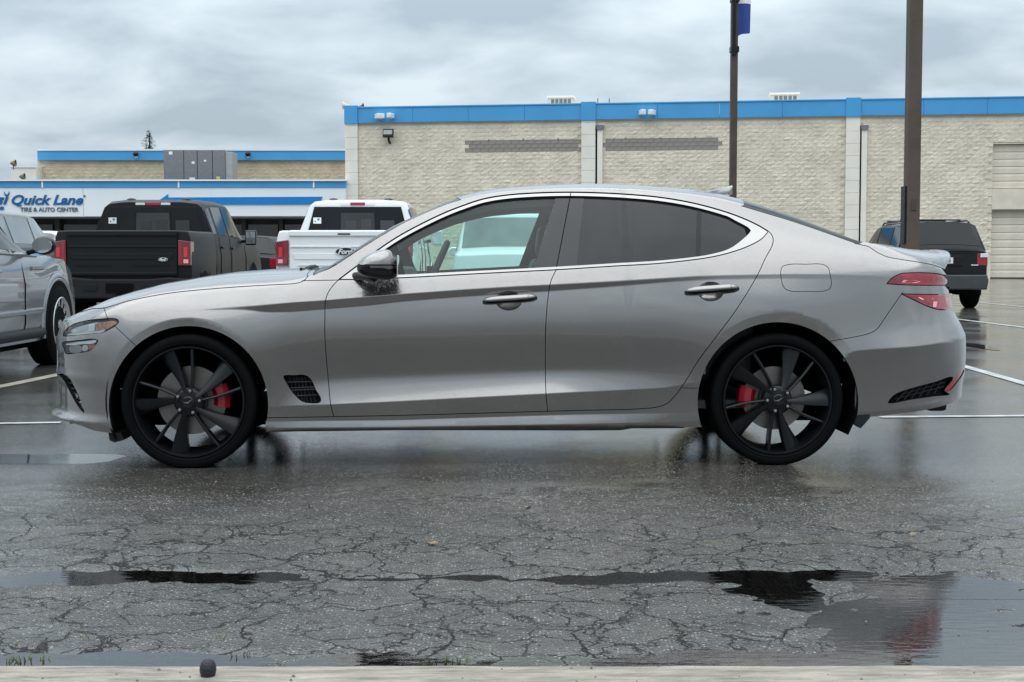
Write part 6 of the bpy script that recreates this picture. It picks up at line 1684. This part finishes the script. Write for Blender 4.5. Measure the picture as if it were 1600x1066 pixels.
def crossover(X, Y, p, paint, label, cat='suv', group='vehicles parked in the lot', trim=None, glassm=None, wheelm=None, detail=True):
    """p: width, length, belt, roof, rail half width, hood height, ground clearance, rear-glass rake"""
    t = thing(p.get('name', 'parked_suv'), label, cat, (X, Y, 0), 0, group)
    w, Ln, bl, rf, wr, hd, gc, rk = p['w']/2, p['L'], p['belt'], p['roof'], p['wr'], p['hood'], p['gc'], p['rake']
    trim = trim or paint; glassm = glassm or M['glass_car']
    def ring(k_w, z0, belt, zr, zt_, wr_, ww): return [(ww*.80,z0),(ww*.96,z0+.02),(ww,z0+.20),(ww*1.005,belt-.25),(ww*.965,belt),(wr_,zr),(wr_*.84,zt_-.01),(wr_*.4,zt_+.012)]
    S = Loft([(0.0, ring(0,gc+.06,bl-.04,bl-.01,bl,w*.86,w*.93)), (.10, ring(0,gc+.02,bl,bl+.02,bl+.03,w*.86,w*.985)), (.10+rk, ring(0,gc,bl,rf-.08,rf-.012,wr,w)), (.75+rk, ring(0,gc,bl-.01,rf-.05,rf+.01,wr*1.01,w)), (Ln*.46, ring(0,gc,bl-.02,rf-.05,rf+.012,wr*1.01,w)),
              (Ln*.555, ring(0,gc,bl-.03,rf-.10,rf-.03,wr,w)), (Ln*.72, ring(0,gc,bl-.04,bl-.02,bl+.005,wr*1.12,w)), (Ln*.88, ring(0,gc,hd-.05,hd-.01,hd+.03,wr*1.12,w*.99)), (Ln*.97, ring(0,gc+.02,hd-.17,hd-.13,hd-.09,wr*1.05,w*.93)), (Ln, ring(0,gc+.1,hd-.30,hd-.27,hd-.24,wr*.9,w*.82))])
    S.shell('body', paint, t, .035)
    for s in (1, -1):
        S.pane('side_window', glassm, t, 2.2, 2.95, 4.1, 4.92, .006, s, ins=(-.35, .1, 0, 0)); S.pane('side_window', glassm, t, 3.05, 3.92, 4.1, 4.92, .006, s); S.pane('side_window', glassm, t, 4.0, 5.0, 4.1, 4.92, .006, s, ins=(0, 0, .85, .05))
    for k0, k1, nm in ((1.14, 1.9, 'rear_window'), (5.06, 5.95, 'windshield')):      # one pane from side to side
        G = []; na = np.cross(S.pt(k1, 6.5)-S.pt(k0, 6.5), [1., 0, 0]); na /= np.linalg.norm(na); na = na if na[2] > 0 else -na
        for k in np.linspace(k0, k1, 6):
            row = [S.pt(k, m)+na*.008 for m in np.linspace(5.06, 7.0, 7)]
            G.append([(-q[0], q[1], q[2]) for q in row]+[tuple(q) for q in row[::-1]])
        mb = MB(); mb.grid(G); mb.build(nm, glassm, t, 60)
    yf, yr = Ln*.815, Ln*.20; r = p.get('r', .35)
    for s in (1, -1):
        for y in (yf, yr):
            arch(t, s*(w-.006), y, r, r+.055, s, trim); wheel_simple(t, s*(w-.095), y, r, .24, s, wheelm or M['alloy'], p.get('sp', 10), p.get('turb', False))
        mb = MB(); yM = Ln*.665; mb.ellipsoid((s*(w+.10), yM, bl+.06), (.11, .075, .085), 14, 10); mi = mb.build('side_mirror', p.get('mirror', paint), t, 60)
        mb = MB(); n = 20; mb.prism([(s*(w+.105)+.088*math.cos(a), bl+.06+.066*math.sin(a)) for a in np.linspace(0, 2*math.pi, n, endpoint=False)], yM-.082, yM-.07, 'y'); mb.build('mirror_glass', M['chrome_hard'], mi)
        mb = MB(); mb.tube([(s*(w-.06), yM+.03, bl), (s*(w+.03), yM+.01, bl+.02)], .025, 8); mb.build('mirror_arm', M['black_satin'], t, 60)
        z0, z1 = p.get('tl', (bl-.22, bl-.02)); x0 = w*.72
        poly = [(s*x0, z0), (s*w*.955, z0), (s*w*.955, z1), (s*x0, z1)]
        tail_lamp(t, poly if s > 0 else poly[::-1], -.012, .16, M['lamp_red'])
        for k in (3.0, 3.97, 5.35):
            pts = [S.pt(k, m)+S.nrm(k, m)*.003 for m in (1.2, 2, 3, 4.05)]; mb = MB(); mb.tube([(q[0]*s, q[1], q[2]) for q in pts], .005, 5); mb.build('door_seam', M['black_gap'], t)
        for k in (3.55, 4.6):
            q = S.pt(k, 3.45); mb = MB(); mb.box((s*(q[0]+.018), q[1]-.25, q[2]), (.03, .2, .03)); mb.build('door_handle', paint, t, None, .01)
        if p.get('rails', True):
            q0, q1 = S.pt(2.1, 6.0), S.pt(4.9, 6.0); mb = MB(); mb.tube([(s*q0[0], q0[1], q0[2]+.01), (s*q0[0], q0[1]+.12, q0[2]+.05), (s*q1[0], q1[1]-.12, q1[2]+.06), (s*q1[0], q1[1], q1[2]+.01)], .018, 6); mb.build('roof_rail', M['black_satin'], t, 60)
        mb = MB(); mb.tube([(s*(w*.99), yr+r+.1, gc+.10), (s*(w*.99), yf-r-.1, gc+.10)], .05, 6); mb.build('sill_trim', p.get('sill', M['black_plastic']), t, 60)
    mb = MB(); mb.prism([(-w*.93, gc+.02), (w*.93, gc+.02), (w*.96, gc+.20), (w*.93, gc+.32), (-w*.93, gc+.32), (-w*.96, gc+.20)], -.09, .06, 'y'); bp_ = mb.build('rear_bumper', p.get('bumper', paint), t, None, .03)
    mb = MB(); mb.bbox(-w*.75, w*.75, .3, Ln-.4, gc-.06, gc+.12); mb.build('chassis', M['black_gap'], t)
    return t, S
M['paint_bronze'] = car_paint('dark_bronze_paint', (.06, .056, .052), metal=.6, rough=.3, drops=.3)
base = dict(w=1.86, L=4.6, belt=1.07, roof=1.64, wr=.66, hood=1.0, gc=.22, rake=.42)
# row by the shop
crossover(.02, 23.2, dict(base, w=2.0, belt=1.07, roof=1.735, wr=.80, rake=.22, tl=(.48, .78), L=5.0, hood=1.08), M['paint_white'], 'white van-like car with a wide rear window, seen through the front windows of the sedan', 'van', glassm=M['glass_soft'])
crossover(-9.72, 24.0, dict(base, w=1.98, belt=1.22, roof=1.84, wr=.74, hood=1.12, L=5.0, rake=.3, rails=False), M['paint_bronze'], 'dark bronze suv standing left of the black pickup', glassm=M['glass_soft'])
crossover(-6.05, 31.5, dict(base, w=1.9, belt=1.02, roof=1.50, rails=False), M['paint_black'], 'dark car parked ahead of the black pickup', 'car')
crossover(-12.3, 36.0, dict(base, w=1.9, belt=1.22, roof=1.70, rake=.25, rails=False), M['paint_white'], 'distant white car glimpsed between the grey suv mirror and the black pickup', 'car', glassm=M['glass_soft'])
# grey SUV on the left, nose away from the camera
gs = dict(base, name='parked_suv', w=1.93, L=4.59, belt=1.055, roof=1.62, wr=.66, hood=1.04, gc=.23, rake=.5, r=.375, sp=14, turb=True, sill=M['black_plastic'], mirror=M['black_gloss'])
yfw = gs['L']*.815
wc_ = at(89, 512, 13.45)
xs_ = wc_[0]-gs['w']/2+.02
gsuv, GS = crossover(xs_, 13.45-yfw, gs, M['paint_grey'], 'silver blue suv with bright multi-spoke wheels, nose pointing at the black pickup')
for s in (1,):
    pts = [GS.pt(k, m)+GS.nrm(k, m)*.004 for k, m in ((4.0, 4.02), (5.0, 4.02), (5.9, 4.02))]; mb = MB(); mb.tube([tuple(q) for q in pts], .012, 6); mb.build('window_trim', M['chrome'], gsuv, 60)
    pts = [GS.pt(k, 4.98)+GS.nrm(k, 4.9)*.004 for k in (3.9, 4.6, 5.0, 5.5, 5.93)]; mb = MB(); mb.tube([tuple(q) for q in pts], .014, 6); mb.build('window_trim', M['black_gloss'], gsuv, 60)
    q = GS.pt(6.0, 3.6); mb = MB(); mb.box((q[0]+.008, q[1]-.1, q[2]), (.016, .34, .035)); mb.build('fender_trim', M['chrome'], gsuv, None, .006)
    q = GS.pt(5.2, 2.2); mb = MB(); mb.tube([(GS.pt(3.2, 2.15)[0]+.004, GS.pt(3.2, 2.15)[1], .52), (GS.pt(5.9, 2.15)[0]+.004, GS.pt(5.9, 2.15)[1], .53)], .03, 6); mb.build('door_moulding', M['paint_grey'], gsuv, 60)
    yy = gs['L']*.815; n = 26; R0, R1 = gs['r']+.055, gs['r']+.115; G = []
    for a in np.linspace(-.15, math.pi+.05, n): G.append([(gs['w']/2+.002, yy+R0*math.cos(a), gs['r']+R0*math.sin(a)), (gs['w']/2+.016, yy+(R0+.03)*math.cos(a), gs['r']+(R0+.03)*math.sin(a)), (gs['w']/2-.004, yy+R1*math.cos(a), gs['r']+R1*math.sin(a))])
    mb = MB(); mb.grid(G); mb.build('fender_flare', M['paint_grey'], gsuv, 60)
# black off-roader on the right
Yo = 28.2; pr = at(1546, 420, Yo)[0]
os_ = dict(base, name='parked_suv', w=1.78, L=4.55, belt=1.16, roof=1.73, wr=.70, hood=1.13, gc=.36, rake=.22, r=.36, sp=6, bumper=simple('dull_chrome', (.09, .093, .097), .3, metal=.8), tl=(.86, 1.10), sill=M['black_plastic'])
orr, OS = crossover(pr-.89, Yo, os_, M['paint_charcoal'], 'black boxy suv with a chrome rear bumper and roof rack by the roll-up doors', trim=M['black_plastic'])
mb = MB(); mb.bbox(-.34, .34, -.03, .02, .84, 1.06); pc = mb.build('plate_recess', M['black_satin'], orr, None, .02)
mb = MB(); mb.bbox(-.155, .155, -.04, -.031, .90, 1.02); pl = mb.build('licence_plate', M['plate_white'], pc)
me = text_mesh('S0', .09, 0, .004, .001); o = link('plate_lettering', me, pc, M['sign_grey']); o.rotation_euler = (math.pi/2, 0, 0); o.location = (.02, -.043, .925)
mb = MB(); mb.bbox(-.80, .80, -.012, .05, 1.10, 1.125); mb.build('tailgate_seam', M['black_gloss'], orr)
mb = MB(); mb.tube([(-.1, -.04, 1.14), (.25, -.05, 1.16), (.55, -.03, 1.15)], .012, 6); mb.build('rear_wiper', M['black_satin'], orr, 60)
mb = MB(); mb.bbox(.52, .66, -.02, -.004, .86, .88); mb.build('model_badge', M['badge_white'], orr)
for s in (1, -1):
    mb = MB(); mb.bbox(min(s*.70, s*.86), max(s*.70, s*.86), -.03, -.012, 1.02, 1.10); mb.build('reverse_lamp', M['white_plastic'], orr, None, .01)
mb = MB(); 
for x in (-.5, .5): pass
mb.bbox(-.62, .62, 1.0, 1.04, 1.775, 1.80); mb.build('roof_crossbar', M['black_satin'], orr)
mb = MB(); mb.bbox(-.62, .62, 2.0, 2.04, 1.775, 1.80); mb.build('roof_crossbar', M['black_satin'], orr)
mb = MB(); mb.bbox(-.05, .05, -.16, .1, .36, .44); mb.build('tow_hitch', M['black_gap'], orr)
# ------------------------------------------------------------------ poles and flag
M['brown_steel'] = simple('brown_painted_steel', (.06, .043, .034), .55, var=.2, scale=5, bump=.15, bscale=30)
M['wood_face'] = simple('weathered_brown_face', (.085, .062, .045), .7, var=.22, scale=3, bump=.3, bscale=18)
Yp = 15.0; p = at(1423, 404, Yp); w = 20.5/FPX*Yp
pole = thing('light_pole', 'thick square brown pole standing between the sedan and the black boxy suv', 'pole', (p[0], Yp, 0), math.radians(3))
mb = MB(); mb.bbox(-w/2, w/2, -w/2, w/2, .30, 7.2); mb.build('shaft', M['wood_face'], pole, None, .012)
mb = MB(); mb.lathe([(.0001, 0), (.26, 0), (.26, .28), (.22, .30), (.0001, .30)], axis='z', n=28); mb.build('footing', M['concrete'], pole, 40)
mb = MB(); mb.bbox(-w/2-.022, -w/2-.002, -.05, .08, at(1411, 380, Yp)[2], at(1411, 291, Yp)[2]); sg = mb.build('sign_plate', M['black_satin'], pole, None, .004)
for z in (1.5, 4.0): 
    mb = MB(); mb.bbox(-.03, .03, -w/2-.006, -w/2+.002, z, z+.12); mb.build('access_cover', M['brown_steel'], pole, None, .002)
mb = MB(); mb.bbox(-.55, .55, -.12, .12, 7.2, 7.34); mb.build('lamp_head', M['brown_steel'], pole, None, .03)
Yf_ = 26.0; p = at(1145, 300, Yf_); w = 10.4/FPX*Yf_
fp = thing('flag_pole', 'slim brown square lot pole flying a blue flag', 'pole', (p[0], Yf_, 0), math.radians(2))
mb = MB(); mb.bbox(-w/2, w/2, -w/2, w/2, 0, 7.6); mb.build('shaft', M['brown_steel'], fp, None, .008)
z1 = at(1143, 78, Yf_)[2]; mb = MB(); mb.tube([(-.02, -w/2-.03, z1-.1), (-.02, -w/2-.03, 7.5)], .035, 8); mb.build('flag_staff', M['black_satin'], fp, 60)
for z in (z1, z1+.9):
    mb = MB(); mb.bbox(-w/2-.012, w/2+.012, -w/2-.05, w/2+.012, z-.05, z+.05); mb.build('clamp', M['black_satin'], fp)
fx = at(1147, 60, Yf_)[0]-p[0]; zb = at(1147, 62, Yf_)[2]; zt_f = 7.45; G = []
for j in range(15):
    f = j/14; row = []
    for i in range(12):
        u = i/11; x = fx+.01+u*(.30-.05*abs(f-.5)); z = zb+(zt_f-zb)*f+.16*u*(1-f)*.9+.03*math.sin(u*5)
        row.append((x, -.05+.05*math.sin(u*7+f*3)*u, z))
    G.append(row)
m, n, l, b = nt('flag_cloth'); tc = n.new('ShaderNodeTexCoord'); sx = n.new('ShaderNodeSeparateXYZ'); l.new(tc.outputs['Object'], sx.inputs[0])
rp = n.new('ShaderNodeValToRGB'); rp.color_ramp.interpolation = 'CONSTANT'; zw = (at(1150, 9, Yf_)[2])/8.0
rp.color_ramp.elements[0].color = (.012, .045, .25, 1); rp.color_ramp.elements[1].position = zw; rp.color_ramp.elements[1].color = (.75, .77, .78, 1)
dv = n.new('ShaderNodeMath'); dv.operation = 'DIVIDE'; dv.inputs[1].default_value = 8.0; l.new(sx.outputs['Z'], dv.inputs[0]); l.new(dv.outputs[0], rp.inputs['Fac']); l.new(rp.outputs[0], b.inputs['Base Color']); b.inputs['Roughness'].default_value = .6
mb = MB(); mb.grid(G); fo = mb.build('flag', m, None, 60); fo.location = (p[0], Yf_, 0)
tag(fo, 'dark blue flag with a white top hanging from the slim brown pole', 'flag')
